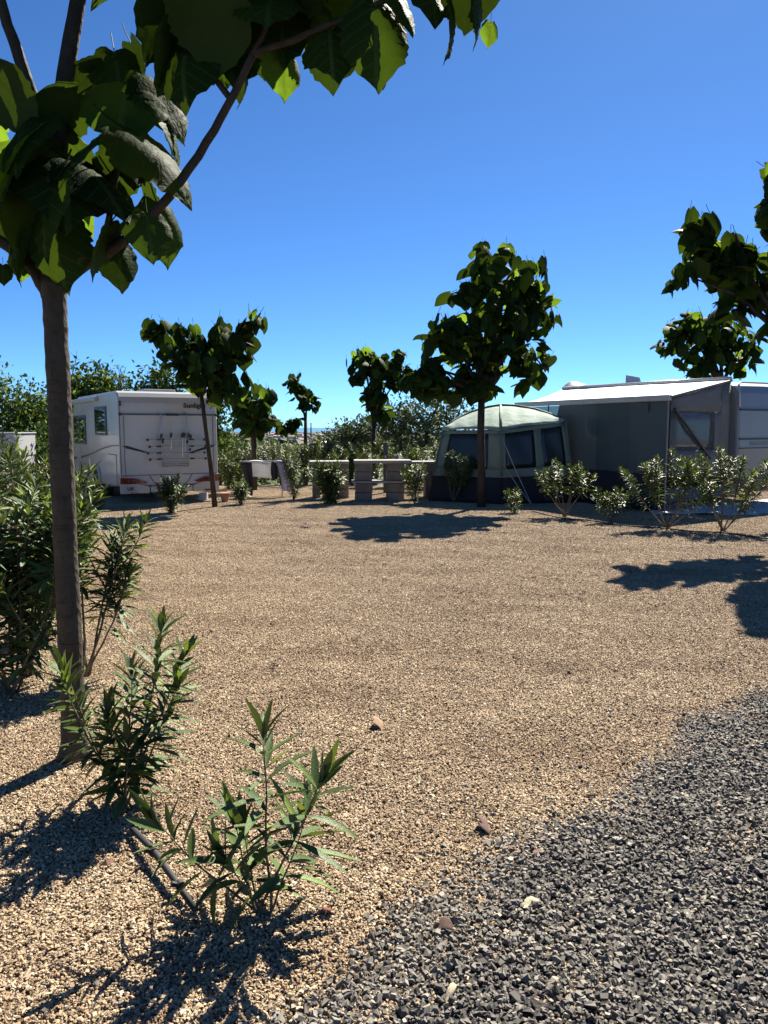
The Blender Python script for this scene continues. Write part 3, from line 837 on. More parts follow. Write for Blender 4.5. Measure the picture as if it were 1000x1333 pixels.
HD = 'broadleaf trees behind the motorhome'
bushy_tree('leafy_tree', 'yellow green tree behind the white wall at the left edge', 'tree', foot((-13.102, 27.000, 1.657)), [L((-13.074, 27.000, 2.189), 1.3, 1.2, 1.1), L((-12.350, 27.000, 1.657), 1.0, 1.0, 1.0), L((-14.042, 27.000, 2.587), 1.2, 1.2, 1.2)], 4200, 0.16, 'leaf_hedge', HD, 41, bare=4)
bushy_tree('leafy_tree', 'tree with bare twigs on top behind the near trunk', 'tree', foot((-12.195, 28.000, 1.653)), [L((-12.293, 28.000, 1.930), 1.0, 1.0, 1.1), L((-11.936, 28.000, 1.237), 1.0, 1.0, 1.0)], 3600, 0.16, 'leaf_hedge', HD, 42, bare=4)
bushy_tree('leafy_tree', 'tall round leafy tree showing over the left side of the motorhome roof', 'tree', foot((-11.560, 31.000, 1.643)), [L((-12.144, 31.000, 3.106), 0.75, 1.0, 1.0), L((-11.162, 31.000, 3.106), 0.85, 1.0, 0.9), L((-11.750, 31.000, 2.254), 1.6, 1.2, 1.2), L((-12.543, 31.000, 3.772), 0.28, 0.4, 0.6)], 4200, 0.21, 'leaf_hedge', HD, 43, bare=1)
bushy_tree('leafy_tree', 'dark crown peeping over the middle of the motorhome roof', 'tree', foot((-8.287, 29.000, 2.222)), [L((-8.249, 29.000, 3.444), 0.75, 0.8, 0.6), L((-9.176, 29.000, 3.132), 0.25, 0.4, 0.3), L((-8.278, 29.000, 2.507), 0.9, 0.9, 0.9)], 1900, 0.2, 'leaf_citrus', HD, 44, bare=0)
bushy_tree('bare_tree', 'thin nearly leafless tree behind the motorhome roof', 'tree', foot((-9.950, 30.000, 2.828)), [L((-9.923, 30.000, 2.769), 0.6, 0.5, 0.6)], 300, 0.14, 'leaf_hedge', HD, 45, bare=9)
bushy_tree('cypress_tree', 'slim dark cypress right of the motorhome rear', 'tree', foot((-5.826, 27.000, 1.657)), [L((-5.832, 27.000, 1.389), 0.42, 0.42, 1.2), L((-5.784, 27.000, 2.322), 0.28, 0.3, 0.9)], 1500, 0.13, 'leaf_citrus', HD, 46, clump=0.12)
bushy_tree('leafy_bush', 'dark green bush on the bank right of the motorhome', 'bush', foot((-5.188, 26.000, 0.886)), [L((-5.192, 26.000, 0.679), 0.9, 0.8, 0.75)], 1500, 0.15, 'leaf_hedge', None, 47)
bushy_tree('leafy_bush', 'low dark bush under the white wall behind the oleanders', 'bush', foot((-10.302, 23.000, 0.527)), [L((-10.400, 23.400, 0.739), 0.9, 0.6, 0.9), L((-9.910, 23.600, 0.495), 0.7, 0.6, 0.8)], 2400, 0.15, 'leaf_citrus', None, 48)

# white wall panels of a trailer at the left edge
tr_ = thing('box_trailer', 'pale grey box trailer with a capped joint, behind the bushes at the left edge', 'trailer', (-10.990, 22.000, -0.082)[:2] + (0.0,), 0.06)
MB().box((0, 0, 0.95), (1.56, 1.3, 1.25)).build('body', 'grey_paint', tr_, bevel=0.02)
MB().box((0, 0, 1.595), (1.62, 1.36, 0.035)).build('lid', 'grey_paint', tr_, bevel=0.01)
MB().box((0.38, -0.665, 0.95), (0.035, 0.03, 1.2)).build('joint_strip', 'seam', tr_)
MB().box((0.38, -0.69, 1.52), (0.12, 0.05, 0.07)).build('latch', 'steel_dark', tr_, bevel=0.01)
for sx in (-0.55, 0.55):
    MB().tube([(sx, -0.62, 0.28), (sx, -0.42, 0.28)], 0.28, 18).build('wheel', 'rubber', tr_, smooth=False)

# ------------------------------------------------------------------ the motorhome
def text_part(body, size, m, parent, loc, rot, name='lettering', bold=0.0, wide=1.0, shear=0.0):
    cu = bpy.data.curves.new(name, 'FONT')
    cu.body = body; cu.size = size; cu.offset = bold; cu.shear = shear
    cu.extrude = 0.0012; cu.align_x = 'CENTER'; cu.align_y = 'CENTER'; cu.resolution_u = 3
    tmp = bpy.data.objects.new(name, cu); C.objects.link(tmp)
    me = bpy.data.meshes.new_from_object(tmp.evaluated_get(bpy.context.evaluated_depsgraph_get()))
    bpy.data.objects.remove(tmp); bpy.data.curves.remove(cu)
    me.materials.clear(); me.materials.append(M[m])
    o = bpy.data.objects.new(name, me); C.objects.link(o)
    o.parent = parent; o.location = loc; o.rotation_euler = rot; o.scale = (wide, 1, 1)
    return o

def wheel(parent, c, rad, wd, axis_x=True):
    w = MB()
    prof = [(-wd / 2, rad * 0.66), (-wd / 2, rad * 0.93), (-wd / 2 + 0.03, rad), (wd / 2 - 0.03, rad), (wd / 2, rad * 0.93), (wd / 2, rad * 0.66)]
    k = 28
    V = []; F = []
    for i in range(k):
        a = 2 * math.pi * i / k
        for (h, q) in prof:
            V.append((c[0] + h, c[1] + q * math.cos(a), c[2] + q * math.sin(a)))
    for i in range(k):
        for j in range(len(prof)):
            F.append((i * 6 + j, i * 6 + (j + 1) % 6, ((i + 1) % k) * 6 + (j + 1) % 6, ((i + 1) % k) * 6 + j))
    w.add(V, F)
    wo = w.build('wheel', 'rubber', parent)
    r_ = MB().tube([(c[0] - wd * 0.36, c[1], c[2]), (c[0] + wd * 0.36, c[1], c[2])], rad * 0.655, 24)
    r_.build('rim', 'rim', wo)
    return wo

def motorhome():
    p0 = Vector((-5.94, 17.3, 0)); ang = R(31)
    xd = Vector((math.cos(ang), math.sin(ang), 0))
    o_ = p0 + xd * 1.14
    t = thing('motorhome', 'white motorhome parked rear on, with a folded bike rack on its back wall', 'motorhome', o_, ang)
    W = 1.14
    prof = [(0.0, 0.42), (0.02, 2.30), (0.05, 2.44), (0.12, 2.53), (0.26, 2.575), (5.0, 2.585), (5.7, 2.42), (6.0, 2.0), (6.3, 1.35), (6.95, 1.05), (7.05, 0.4), (5.6, 0.36), (0.9, 0.36)]
    b = MB().prism([(-W, y, z) for y, z in prof], (2 * W, 0, 0))
    b.build('body', 'white_paint', t, bevel=0.035, segs=3)
    # black chassis box, its darkness also standing in for shade under the body
    MB().box((0, 3.2, 0.34), (1.7, 5.2, 0.16)).build('chassis', 'black_plastic', t)
    # rear bumper in three mouldings
    MB().box((0, -0.012, 0.335), (0.98, 0.10, 0.15)).build('bumper', 'white_paint', t, bevel=0.02)
    for s in (-1, 1):
        MB().prism([(s * W * 1.005, -0.035, 0.25), (s * 0.505, -0.05, 0.25), (s * 0.505, -0.05, 0.40), (s * 0.72, -0.045, 0.47), (s * 0.80, -0.04, 0.62), (s * W * 1.005, -0.03, 0.66)][::s], (0, 0.12, 0)).build('bumper_corner', 'white_paint', t, bevel=0.012)
        # red tail lamp tapering inwards
        lamp = MB().prism([(s * (W + 0.012), -0.045, 0.475), (s * 0.62, -0.062, 0.475), (s * 0.54, -0.062, 0.50), (s * 0.80, -0.06, 0.595), (s * (W + 0.012), -0.045, 0.635)][::s], (0, 0.10, 0)).build('tail_light', 'red_lens', t, bevel=0.008)
        b = MB()
        for k in range(3):
            b.tube([(s * (0.98 - 0.11 * k), -0.068, 0.545 - 0.012 * k), (s * (0.98 - 0.11 * k), -0.045, 0.545 - 0.012 * k)], 0.036, 12)
        b.build('lamp_ring', 'dark_red', lamp)
        MB().box((s * (W - 0.035), -0.02, 2.29), (0.05, 0.06, 0.12)).build('marker_lamp', 'black_plastic', t, bevel=0.01)
        # dark swoosh tapering towards the middle
        MB().prism([(s * 1.09, -0.006, 1.345), (s * 0.95, -0.006, 1.335), (s * 0.45, -0.006, 1.165), (s * 0.62, -0.006, 1.185), (s * 0.98, -0.006, 1.275)][::-s], (0, 0.012, 0)).build('rear_stripe', 'letter_black', t)
    MB().box((0, -0.008, 0.665), (2.2, 0.016, 0.014)).build('panel_seam', 'seam', t)
    for s in (-1, 1):
        MB().tube([(s * 0.50, -0.012, 0.655), (s * 0.40, -0.02, 0.50), (s * 0.28, -0.055, 0.415)], 0.008, 6).build('bumper_seam', 'seam', t)
        MB().box((s * 0.86, -0.052, 0.275), (0.16, 0.012, 0.035)).build('reflector', 'red_lens', t)
        MB().box((s * 1.03, -0.004, 1.36), (0.010, 0.012, 1.32)).build('panel_seam', 'seam', t)
    MB().box((-W + 0.02, -0.006, 1.35), (0.018, 0.014, 1.9)).build('corner_seam', 'seam', t)
    # light rail with the brake lamp
    MB().box((0, -0.012, 2.045), (2.22, 0.028, 0.035)).build('light_rail', 'steel_dark', t, bevel=0.005)
    for x in (-W + 0.03, W - 0.03):
        MB().box((x, -0.02, 2.045), (0.06, 0.045, 0.06)).build('rail_end', 'black_plastic', t, bevel=0.01)
    MB().box((0.07, -0.028, 2.045), (0.30, 0.03, 0.05)).build('brake_light', 'black_plastic', t, bevel=0.008)
    text_part('Sunlight', 0.15, 'letter_black', t, (0.60, -0.002, 2.255), (R(90), 0, 0), bold=0.004, wide=1.12)
    MB().prism([(0.93, -0.004, 2.265), (1.0, -0.004, 2.29), (1.005, -0.004, 2.35), (0.965, -0.004, 2.365)], (0, 0.008, 0)).build('emblem', 'emblem_red', t)
    b = MB(); pts = []
    for k in range(9):
        a = R(-60 + 20 * k); pts.append((0.925 + 0.10 * math.cos(a), -0.004, 2.275 + 0.10 * math.sin(a)))
    b.tube(pts, 0.007, 5); b.build('emblem_arc', 'letter_black', t)
    text_part('UK', 0.105, 'letter_black', t, (-0.93, -0.046, 0.36), (R(90), 0, 0), 'country_letters', bold=0.004, wide=1.1)
    # bike rack
    rk = MB()
    for x in (-0.22, 0.37):
        rk.tube([(x - 0.05, -0.03, 2.06), (x - 0.02, -0.09, 2.07), (x, -0.12, 2.03), (x, -0.10, 1.70), (x + 0.01, -0.09, 1.2), (x + 0.01, -0.12, 0.86)], 0.016, 8)
    rk.tube([(-0.21, -0.12, 0.86), (0.38, -0.12, 0.86)], 0.018, 8)
    rk.tube([(-0.21, -0.14, 0.92), (0.38, -0.14, 0.92)], 0.012, 8)
    rack = rk.build('bike_rack', 'rack_metal', t, smooth=True)
    for k, z in enumerate((1.47, 1.315, 1.165, 1.025)):
        w0 = 0.045 * (k % 2)
        MB().tube([(-0.53 + w0, -0.15, z), (0.74 + w0 * 0.6, -0.15, z)], 0.014, 6).build('wheel_rail', 'rack_metal', rack)
        for x in (-0.55 + w0, 0.76 + w0 * 0.6):
            MB().box((x, -0.15, z), (0.05, 0.05, 0.055)).build('rail_cap', 'black_plastic', rack, bevel=0.008)
        for x in (-0.30, 0.46):
            MB().box((x, -0.165, z + 0.005), (0.11, 0.05, 0.035)).build('wheel_clip', 'black_plastic', rack, bevel=0.008)
    for x, z, h in ((-0.24, 1.56, 0.10), (-0.21, 1.45, 0.12), (-0.02, 1.575, 0.11), (0.24, 1.575, 0.12), (0.29, 1.575, 0.11), (0.39, 1.57, 0.11), (0.44, 1.54, 0.09), (0.35, 1.42, 0.07), (0.41, 1.24, 0.06)):
        MB().box((x, -0.17, z), (0.045, 0.05, h), m=Matrix.Rotation(0.25, 3, 'Y')).build('strap', 'black_plastic', rack, bevel=0.01)
    for x, z0, z1 in ((-0.02, 1.25, 1.5), (0.24, 1.08, 1.5), (0.30, 1.2, 1.5)):
        MB().tube([(x, -0.16, z0), (x + 0.015, -0.16, z1)], 0.009, 6).build('clamp_arm', 'alu', rack)
    # roof fittings
    MB().box((0.0, 1.1, 2.62), (0.75, 0.75, 0.07)).build('roof_hatch', 'grey_paint', t, bevel=0.02)
    MB().box((0.1, 3.6, 2.63), (0.8, 0.9, 0.10)).build('roof_vent', 'grey_paint', t, bevel=0.03)
    # left side, seen at a slant: windows, flap, stripe, wheels
    X = -W
    def side_panel(name, y0, y1, z0, z1, mat, out, parent=t, bevel=0.01):
        return MB().box((X - out / 2, (y0 + y1) / 2, (z0 + z1) / 2), (out, y1 - y0, z1 - z0)).build(name, mat, parent, bevel=bevel)
    f = side_panel('window', 1.25, 2.65, 1.56, 2.26, 'black_plastic', 0.02)
    side_panel('pane', 1.32, 2.58, 1.62, 2.20, 'window_dark', 0.034, f)
    f = side_panel('window', 3.95, 5.75, 1.30, 2.08, 'black_plastic', 0.02)
    side_panel('pane', 4.0, 4.85, 1.36, 2.03, 'window_dark', 0.034, f)
    side_panel('pane', 4.9, 5.70, 1.36, 2.03, 'window_dark', 0.034, f)
    side_panel('awning_case', 2.2, 5.6, 2.40, 2.52, 'white_paint', 0.10, bevel=0.02)
    side_panel('service_flap', 0.35, 1.15, 0.42, 1.12, 'white_paint', 0.012)
    side_panel('flap_seam', 0.335, 1.165, 0.405, 1.135, 'seam', 0.006, bevel=0)
    side_panel('locker_flap', 3.2, 3.9, 0.55, 1.0, 'white_paint', 0.010)
    side_panel('entry_door', 4.9, 5.5, 0.5, 1.28, 'white_paint', 0.012)
    b = MB()
    pts = [(0.05, 1.345), (0.7, 1.33), (1.4, 1.28), (2.4, 1.18), (3.4, 1.06), (4.6, 0.95), (6.0, 0.86)]
    up = [(X - 0.004, y, z + 0.012 + 0.003 * i) for i, (y, z) in enumerate(pts)]; dn = [(X - 0.004, y, z - 0.010 - 0.003 * i) for i, (y, z) in enumerate(pts)]
    b.add(up + dn, [(i, 7 + i, 8 + i, i + 1) for i in range(6)])
    b.build('side_stripe', 'dark_red', t, solid=0.004)
    # wheel arch lip, dark well and wheel
    for yc in (2.62, 6.2):
        MB().tube([(X - 0.004, yc, 0.36), (X + 0.3, yc, 0.36)], 0.42, 28).build('wheel_well', 'black_plastic', t)
        MB().tube([(X - 0.02, yc + 0.44 * math.cos(R(a)), 0.36 + 0.44 * math.sin(R(a))) for a in range(0, 181, 15)], 0.035, 6).build('arch_lip', 'white_paint', t, smooth=True)
        wheel(t, (X + 0.10, yc, 0.34), 0.34, 0.22)
    wheel(t, (-X - 0.10, 2.62, 0.34), 0.34, 0.22)
    wheel(t, (-X - 0.10, 6.2, 0.34), 0.34, 0.22)
    return t
motorhome()
MBw = MB().prism([(0, -0.1, 0), (0, 0.1, 0), (0, 0.1, 0.17), (0, -0.06, 0.17)], (0.19, 0, 0))
o = MBw.build('levelling_block', 'white_paint', bevel=0.012); o.location = (-4.471, 18.550, 0.0); tag(o, 'white wedge block on the gravel under the right rear of the motorhome', 'wedge')
fp = thing('flower_pot', 'small brown clay pot standing right of the slanting trunk', 'flower pot', (-3.777, 18.162, 0.0))
MB().tube([(0, 0, 0), (0, 0, 0.17)], [0.075, 0.11], 16).build('pot_body', 'terracotta', fp)
MB().tube([(0, 0, 0.17), (0, 0, 0.21)], [0.125, 0.125], 16).build('rim', 'terracotta', fp)

# ------------------------------------------------------------------ the caravan and its awning
N0 = Vector((7.66, 16.74, 0)); ANG = R(32.4)
cxd, cyd = Vector((math.cos(ANG), math.sin(ANG), 0)), Vector((-math.sin(ANG), math.cos(ANG), 0))
def caravan():
    t = thing('caravan', 'white touring caravan with dark trim lines, end wall turned to the pitch', 'caravan', N0, ANG)
    W = 2.3
    prof = [(0.0, 0.62), (-0.03, 1.3), (0.0, 2.12), (0.06, 2.50), (0.16, 2.66), (0.34, 2.74), (0.7, 2.765), (4.9, 2.765), (5.3, 2.62), (5.45, 2.1), (5.45, 0.62)]
    b = MB().prism([(0.0, y, z) for y, z in prof], (W, 0, 0))
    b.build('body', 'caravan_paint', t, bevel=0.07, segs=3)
    MB().box((W / 2, 2.7, 0.42), (W - 0.5, 4.6, 0.3)).build('chassis', 'black_plastic', t)
    MB().box((W / 2, 0.06, 0.575), (W - 0.06, 0.2, 0.10)).build('bumper_strip', 'black_plastic', t, bevel=0.02)
    # end wall: roof bow, trim bands, lettering
    MB().tube([(0.02, -0.01, 2.2), (0.03, 0.015, 2.48), (0.12, 0.10, 2.68), (0.3, 0.17, 2.735), (1.2, 0.2, 2.745), (2.0, 0.17, 2.735), (2.2, 0.1, 2.68)], 0.022, 8).build('roof_bow', 'white_paint', t, smooth=True)
    for z, h in ((2.135, 0.035), (1.50, 0.035), (1.30, 0.022)):
        MB().box((W / 2, -0.022 + (0.012 if z > 2 else 0), z), (W - 0.08, 0.05, h)).build('trim_band', 'letter_black', t, bevel=0.004)
    text_part('DOLLART', 0.13, 'letter_grey', t, (0.78, -0.036, 1.395), (R(90), 0, 0), bold=0.002, wide=1.25, shear=0.25)
    # awning side: windows and door, seen dimly through the mesh wall
    f = MB().box((-0.012, 3.6, 1.75), (0.03, 1.5, 0.65)).build('window', 'grey_paint', t, bevel=0.05)
    MB().box((-0.02, 3.6, 1.75), (0.03, 1.38, 0.54)).build('pane', 'window_dark', f, bevel=0.03)
    f = MB().box((-0.012, 1.0, 1.8), (0.03, 0.9, 0.6)).build('window', 'grey_paint', t, bevel=0.05)
    MB().box((-0.02, 1.0, 1.8), (0.03, 0.8, 0.5)).build('pane', 'window_dark', f, bevel=0.03)
    d = MB().box((-0.012, 2.15, 1.45), (0.024, 0.65, 1.75)).build('door', 'white_paint', t, bevel=0.02)
    MB().box((-0.035, 2.4, 1.35), (0.04, 0.05, 0.14)).build('handle', 'black_plastic', d)
    wheel(t, (0.08, 2.6, 0.33), 0.33, 0.2); wheel(t, (W - 0.08, 2.6, 0.33), 0.33, 0.2)
    # roof fittings
    h = MB().box((0.5, 2.0, 2.82), (0.9, 0.8, 0.09)).build('roof_hatch', 'grey_paint', t, bevel=0.03)
    MB().prism([(0.35, 3.35, 2.85), (0.95, 3.35, 2.85), (0.90, 3.40, 3.04), (0.42, 3.40, 3.08)], (0, 0.04, 0)).build('roof_flap', 'grey_paint', t, bevel=0.008)
    MB().box((0.65, 3.55, 2.86), (0.62, 0.5, 0.05)).build('flap_frame', 'grey_paint', t, bevel=0.01)
    # spare flap of the roof dome at the far end
    b = MB().grid(lambda u, v: (0.25 + 0.75 * u, 5.0 + 0.5 * v, 2.76 + 0.26 * math.sin(math.pi * (0.08 + 0.72 * u)) * (0.5 + 0.5 * v)), 10, 4)
    b.build('roof_dome', 'steel_dark', t, smooth=True, solid=0.03)
    return t
caravan()

def awning():
    zb, zf = 2.78, 2.36
    bn = N0 + cxd * -0.06 + cyd * 0.16; bf = N0 + cxd * -0.06 + cyd * 5.15
    bn.z = zb; bf.z = zb + 0.0
    fn = Vector((5.67, 15.40, zf)); ff = Vector((3.45, 20.3, zf))
    t = thing('roll_out_awning', 'white roll out awning with grey mesh walls along the caravan side', 'awning', (fn.x, fn.y, 0))
    def roof(u, v):
        a = bn.lerp(bf, u); c = fn.lerp(ff, u)
        p = a.lerp(c, v)
        p.z -= 0.07 * math.sin(math.pi * v) * (0.6 + 0.4 * math.sin(u * 9.0)) + 0.012 * math.sin(u * 40) * math.sin(math.pi * v)
        return p
    MB().grid(roof, 24, 10).build('roof_cloth', 'awning_top', t, world=True, smooth=True, solid=0.006)
    d = (ff - fn).normalized()
    q = d.to_track_quat('Y', 'Z').to_matrix()
    mid = (fn + ff) / 2
    MB().box((mid.x, mid.y, zf - 0.02), (0.07, (ff - fn).length + 0.04, 0.12), m=q).build('front_rail', 'grey_paint', t, world=True, bevel=0.015)
    # roll tube on the caravan
    MB().tube([bn + Vector((0, 0, 0.03)), bf + Vector((0, 0, 0.03))], 0.04, 12).build('case', 'grey_paint', t, world=True, smooth=True)
    e0, e1 = bn + Vector((0, 0, -0.02)), fn + Vector((0.02, -0.02, 0.0))
    MB().tube([e0, e1], 0.028, 8).build('side_rail', 'seam', t, world=True)
    # near side panel: cloth with a clear window cut as frame pieces and film
    def sp(u, z):
        """u: 0 at the front post, 1 at the caravan; z up."""
        p = fn.lerp(bn, u); return Vector((p.x, p.y, z))
    def ztop(u):
        return zf + (zb - zf) * u - 0.04
    out = cyd * -0.012
    def quad(u0, u1, za, zb_, name, mat, off=0.0, bottom_only=False):
        top0 = min(zb_, ztop(u0)) if zb_ < 9 else ztop(u0); top1 = min(zb_, ztop(u1)) if zb_ < 9 else ztop(u1)
        n_ = 6
        def g(a, c):
            u = u0 + (u1 - u0) * a
            zt = ztop(u) if zb_ > 9 else zb_
            p = sp(u, za + (zt - za) * c); p = p + cyd * -off
            return p + cyd * 0.012 * math.sin(u * 23 + c * 3)
        return MB().grid(g, n_, 4).build(name, mat, t, world=True, smooth=True, solid=0.004)
    quad(0.03, 0.84, 2.075, 10, 'side_cloth', 'awning_side')
    quad(0.84, 1.0, 0.75, 10, 'side_cloth', 'awning_side')
    quad(0.03, 0.84, 0.75, 1.28, 'side_cloth', 'awning_side')
    quad(0.74, 0.84, 1.28, 2.075, 'side_cloth', 'awning_side')
    quad(0.03, 0.74, 1.28, 2.075, 'clear_window', 'awning_film')
    quad(0.0, 1.0, 0.24, 0.52, 'mud_flap', 'blue_cloth')
    MB().tube([sp(0.05, 2.12) - cyd * 0.05, sp(0.66, 1.10) - cyd * 0.05], 0.03, 8).build('brace', 'black_plastic', t, world=True)
    # front wall: mesh panels hung between posts
    n_ = 5
    for k in range(n_):
        a0, a1 = 0.012 + 0.985 * k / n_, 0.012 + 0.985 * (k + 1) / n_
        def g(a, c, a0=a0, a1=a1):
            p = fn.lerp(ff, a0 + (a1 - a0) * a); z = 0.80 + (zf - 0.09 - 0.80) * c
            return Vector((p.x, p.y, z)) + cxd * (0.02 * math.sin(a * 7 + k) * (1 - c) + 0.01)
        MB().grid(g, 8, 6).build('mesh_wall', 'awning_mesh' if k not in (1,) else 'awning_mesh_dark', t, world=True, smooth=True)
    def g(a, c):
        p = fn.lerp(ff, 0.012 + 0.985 * a); return Vector((p.x, p.y, 0.02 + 0.78 * c)) + cxd * (0.03 * math.sin(a * 30) * (1 - c) + 0.012)
    MB().grid(g, 30, 4).build('lower_sheet', 'tent_navy', t, world=True, smooth=True, solid=0.004)  # navy sheet closing the dark gap between mesh panels and ground
    for f_ in (0.0, 0.99):
        p = fn.lerp(ff, f_)
        MB().tube([(p.x - 0.03, p.y - 0.03, 0.0), (p.x - 0.03, p.y - 0.03, zf - 0.08)], 0.018, 8).build('pole', 'pole_grey', t, world=True)
        MB().box((p.x - 0.03, p.y - 0.03, 0.012), (0.09, 0.09, 0.024)).build('foot', 'black_plastic', t, world=True)
    for f_ in (0.10, 0.73):
        p = fn.lerp(ff, f_); p = p - cxd * 0.03
        MB().box((p.x, p.y, zf - 0.19), (0.02, 0.02, 0.22), rz=ANG).build('strap', 'black_plastic', t, world=True)
awning()
def mat_fn(u, v):
    p = Vector((5.35, 15.15, 0)).lerp(Vector((9.6, 15.5, 0)), u).lerp(Vector((5.9, 17.2, 0)).lerp(Vector((9.9, 18.6, 0)), u), v)
    return (p.x, p.y + 0.09 * math.sin(u * 11), 0.03 + 0.025 * math.sin(u * 9 + v * 4) * math.sin(v * 7 + u * 3) + 0.015 * math.sin(u * 31))
o = MB().grid(mat_fn, 28, 12).build('ground_sheet', 'ground_sheet', smooth=True, solid=0.008)
tag(o, 'pale grey ground sheet spread in front of the caravan end', 'ground sheet')

# ------------------------------------------------------------------ the green tent
def tent():
    A, Mi, B = Vector((1.066, 18.300, 0.079)), Vector((2.701, 17.450, -0.002)), Vector((4.445, 17.850, 0.084))
    A.z = Mi.z = B.z = 0
    t = thing('porch_tent', 'pale green dome tent with dark windows and a navy lower skirt', 'tent', (Mi.x, Mi.y, 0))
    Ae, Me, Be = Vector((1.413, 18.450, 1.686)), Vector((2.668, 17.650, 1.689)), Vector((4.190, 17.950, 1.883))
    top = [Vector((1.416, 18.500, 1.704)), Vector((1.731, 18.950, 1.928)), Vector((2.127, 19.150, 2.118)), Vector((2.569, 19.200, 2.251)), Vector((2.884, 19.150, 2.297)), Vector((3.256, 19.100, 2.277)), Vector((3.682, 18.850, 2.187)), Vector((3.991, 18.450, 2.050)), Vector((4.201, 18.000, 1.901))]
    def along(P, f):
        f = min(max(f, 0), 1) * (len(P) - 1); i = min(int(f), len(P) - 2)
        return P[i].lerp(P[i + 1], f - i)
    eave = [Ae, Ae.lerp(Me, 0.33), Ae.lerp(Me, 0.67), Me - Vector((0, 0, 0)), Me.lerp(Be, 0.33), Me.lerp(Be, 0.67), Be]
    for i in (1, 2, 4, 5):
        eave[i].z += 0.03
    def roof(u, v):
        a = along(eave, u); c = along(top, u)
        p = a.lerp(c, v); p.z += 0.05 * math.sin(math.pi * v) + 0.012 * math.sin(u * 47) * math.sin(math.pi * v)
        return p
    MB().grid(roof, 40, 8).build('front_roof', 'tent_roof', t, world=True, smooth=True, solid=0.004)
    back = [p + Vector((0.15 - 0.93 * i / 8, 0.85 + 0.45 * i / 8, 0)) for i, p in enumerate(top)]
    for p in back:
        p.z = 0.55 + (p.z - 0.55) * 0.92
    def roof2(u, v):
        p = along(top, u).lerp(along(back, u), v); p.z += 0.06 * math.sin(math.pi * v)
        return p
    MB().grid(roof2, 24, 6).build('back_roof', 'tent_green', t, world=True, smooth=True, solid=0.004)
    # arch poles in their sleeves
    MB().tube([p + Vector((0, -0.02, 0.01)) for p in top], 0.028, 8).build('arch_pole', 'tent_trim', t, world=True, smooth=True)
    rid = [Me + Vector((0, -0.02, 0)), Me.lerp(top[4], 0.5) + Vector((0, 0, 0.06)), top[4] + Vector((0, 0, 0.01))]
    MB().tube(rid, [0.03, 0.03, 0.03], 8).build('ridge_sleeve', 'tent_green', t, world=True, smooth=True)
    # walls: (base point, eave point) pairs, split in navy skirt, cloth strips and windows
    sk = 0.36
    def wall(P0, E0, P1, E1, u0, u1, v0, v1, name, mat, off=0.0, nu=8, nv=6, thick=0.004):
        nrm = (P1 - P0).cross(Vector((0, 0, 1))).normalized()
        def g(a, c):
            u = u0 + (u1 - u0) * a; v = v0 + (v1 - v0) * c
            p = P0.lerp(P1, u).lerp(E0.lerp(E1, u), v)
            return p + nrm * (off + 0.010 * math.sin(u * 15 + v * 8) + 0.03 * math.sin(math.pi * v))
        return MB().grid(g, nu, nv).build(name, mat, t, world=True, smooth=True, solid=thick)
    for (P0, E0, P1, E1, wins) in ((A, Ae, Mi, Me, [(0.14, 0.80)]), (Mi, Me, B, Be, [(0.06, 0.50), (0.62, 0.94)])):
        wall(P0, E0, P1, E1, 0, 1, 0.0, sk, 'navy_skirt', 'tent_navy')
        wall(P0, E0, P1, E1, 0, 1, sk, 0.47, 'lower_cloth', 'tent_green')
        wall(P0, E0, P1, E1, 0, 1, 0.95, 1.0, 'upper_cloth', 'tent_green', nv=2)
        edges = [0.0] + [e for w_ in wins for e in w_] + [1.0]
        for k in range(0, len(edges), 2):
            wall(P0, E0, P1, E1, edges[k], edges[k + 1], 0.47, 0.95, 'cloth_strip', 'tent_green', nu=4)
        for w_ in wins:
            wall(P0, E0, P1, E1, w_[0], w_[1], 0.47, 0.95, 'window', 'tent_window', off=-0.012, thick=0.002)
    # far sides and back
    bA, bB = A + Vector((0.15, 1.4, 0)), B + Vector((-0.78, 1.65, 0))
    eA, eB = Ae + Vector((0.15, 1.35, -0.1)), Be + Vector((-0.75, 1.6, -0.1))
    for P0, E0, P1, E1 in ((bA, eA, A, Ae), (B, Be, bB, eB), (bB, eB, bA, eA)):
        wall(P0, E0, P1, E1, 0, 1, 0.0, sk, 'navy_skirt', 'tent_navy')
        wall(P0, E0, P1, E1, 0, 1, sk, 1.0, 'side_wall', 'tent_green')
    MB().tube([Me + Vector((0.0, -0.025, 0)), Mi + Vector((0, -0.025, 0.65))], 0.014, 6).build('zip', 'tent_trim', t, world=True)
    MB().tube([Be + Vector((0.02, -0.03, 0)), B.lerp(Be, 0.45) + Vector((0.02, -0.03, 0))], 0.018, 6).build('corner_sleeve', 'tent_trim', t, world=True)
    MB().tube([Ae + Vector((-0.02, -0.03, 0)), A.lerp(Ae, 0.4) + Vector((-0.02, -0.03, 0))], 0.018, 6).build('corner_sleeve', 'tent_trim', t, world=True)
    p0 = Vector((3.330, 17.258, 0.0)); 
    for q in (Me.lerp(Mi, 0.45) + Vector((0.03, -0.03, 0)), Me.lerp(Mi, 0.12) + Vector((0.03, -0.03, 0))):
        MB().tube([q, q.lerp(p0, 0.5) - Vector((0, 0, 0.02)), p0 + Vector((0, 0, 0.02))], 0.009, 5).build('guy_rope', 'cord', t, world=True)
    MB().tube([p0 + Vector((0.02, 0, 0.07)), p0 + Vector((0, 0, -0.05))], 0.008, 5).build('peg', 'steel_dark', t, world=True)
tent()

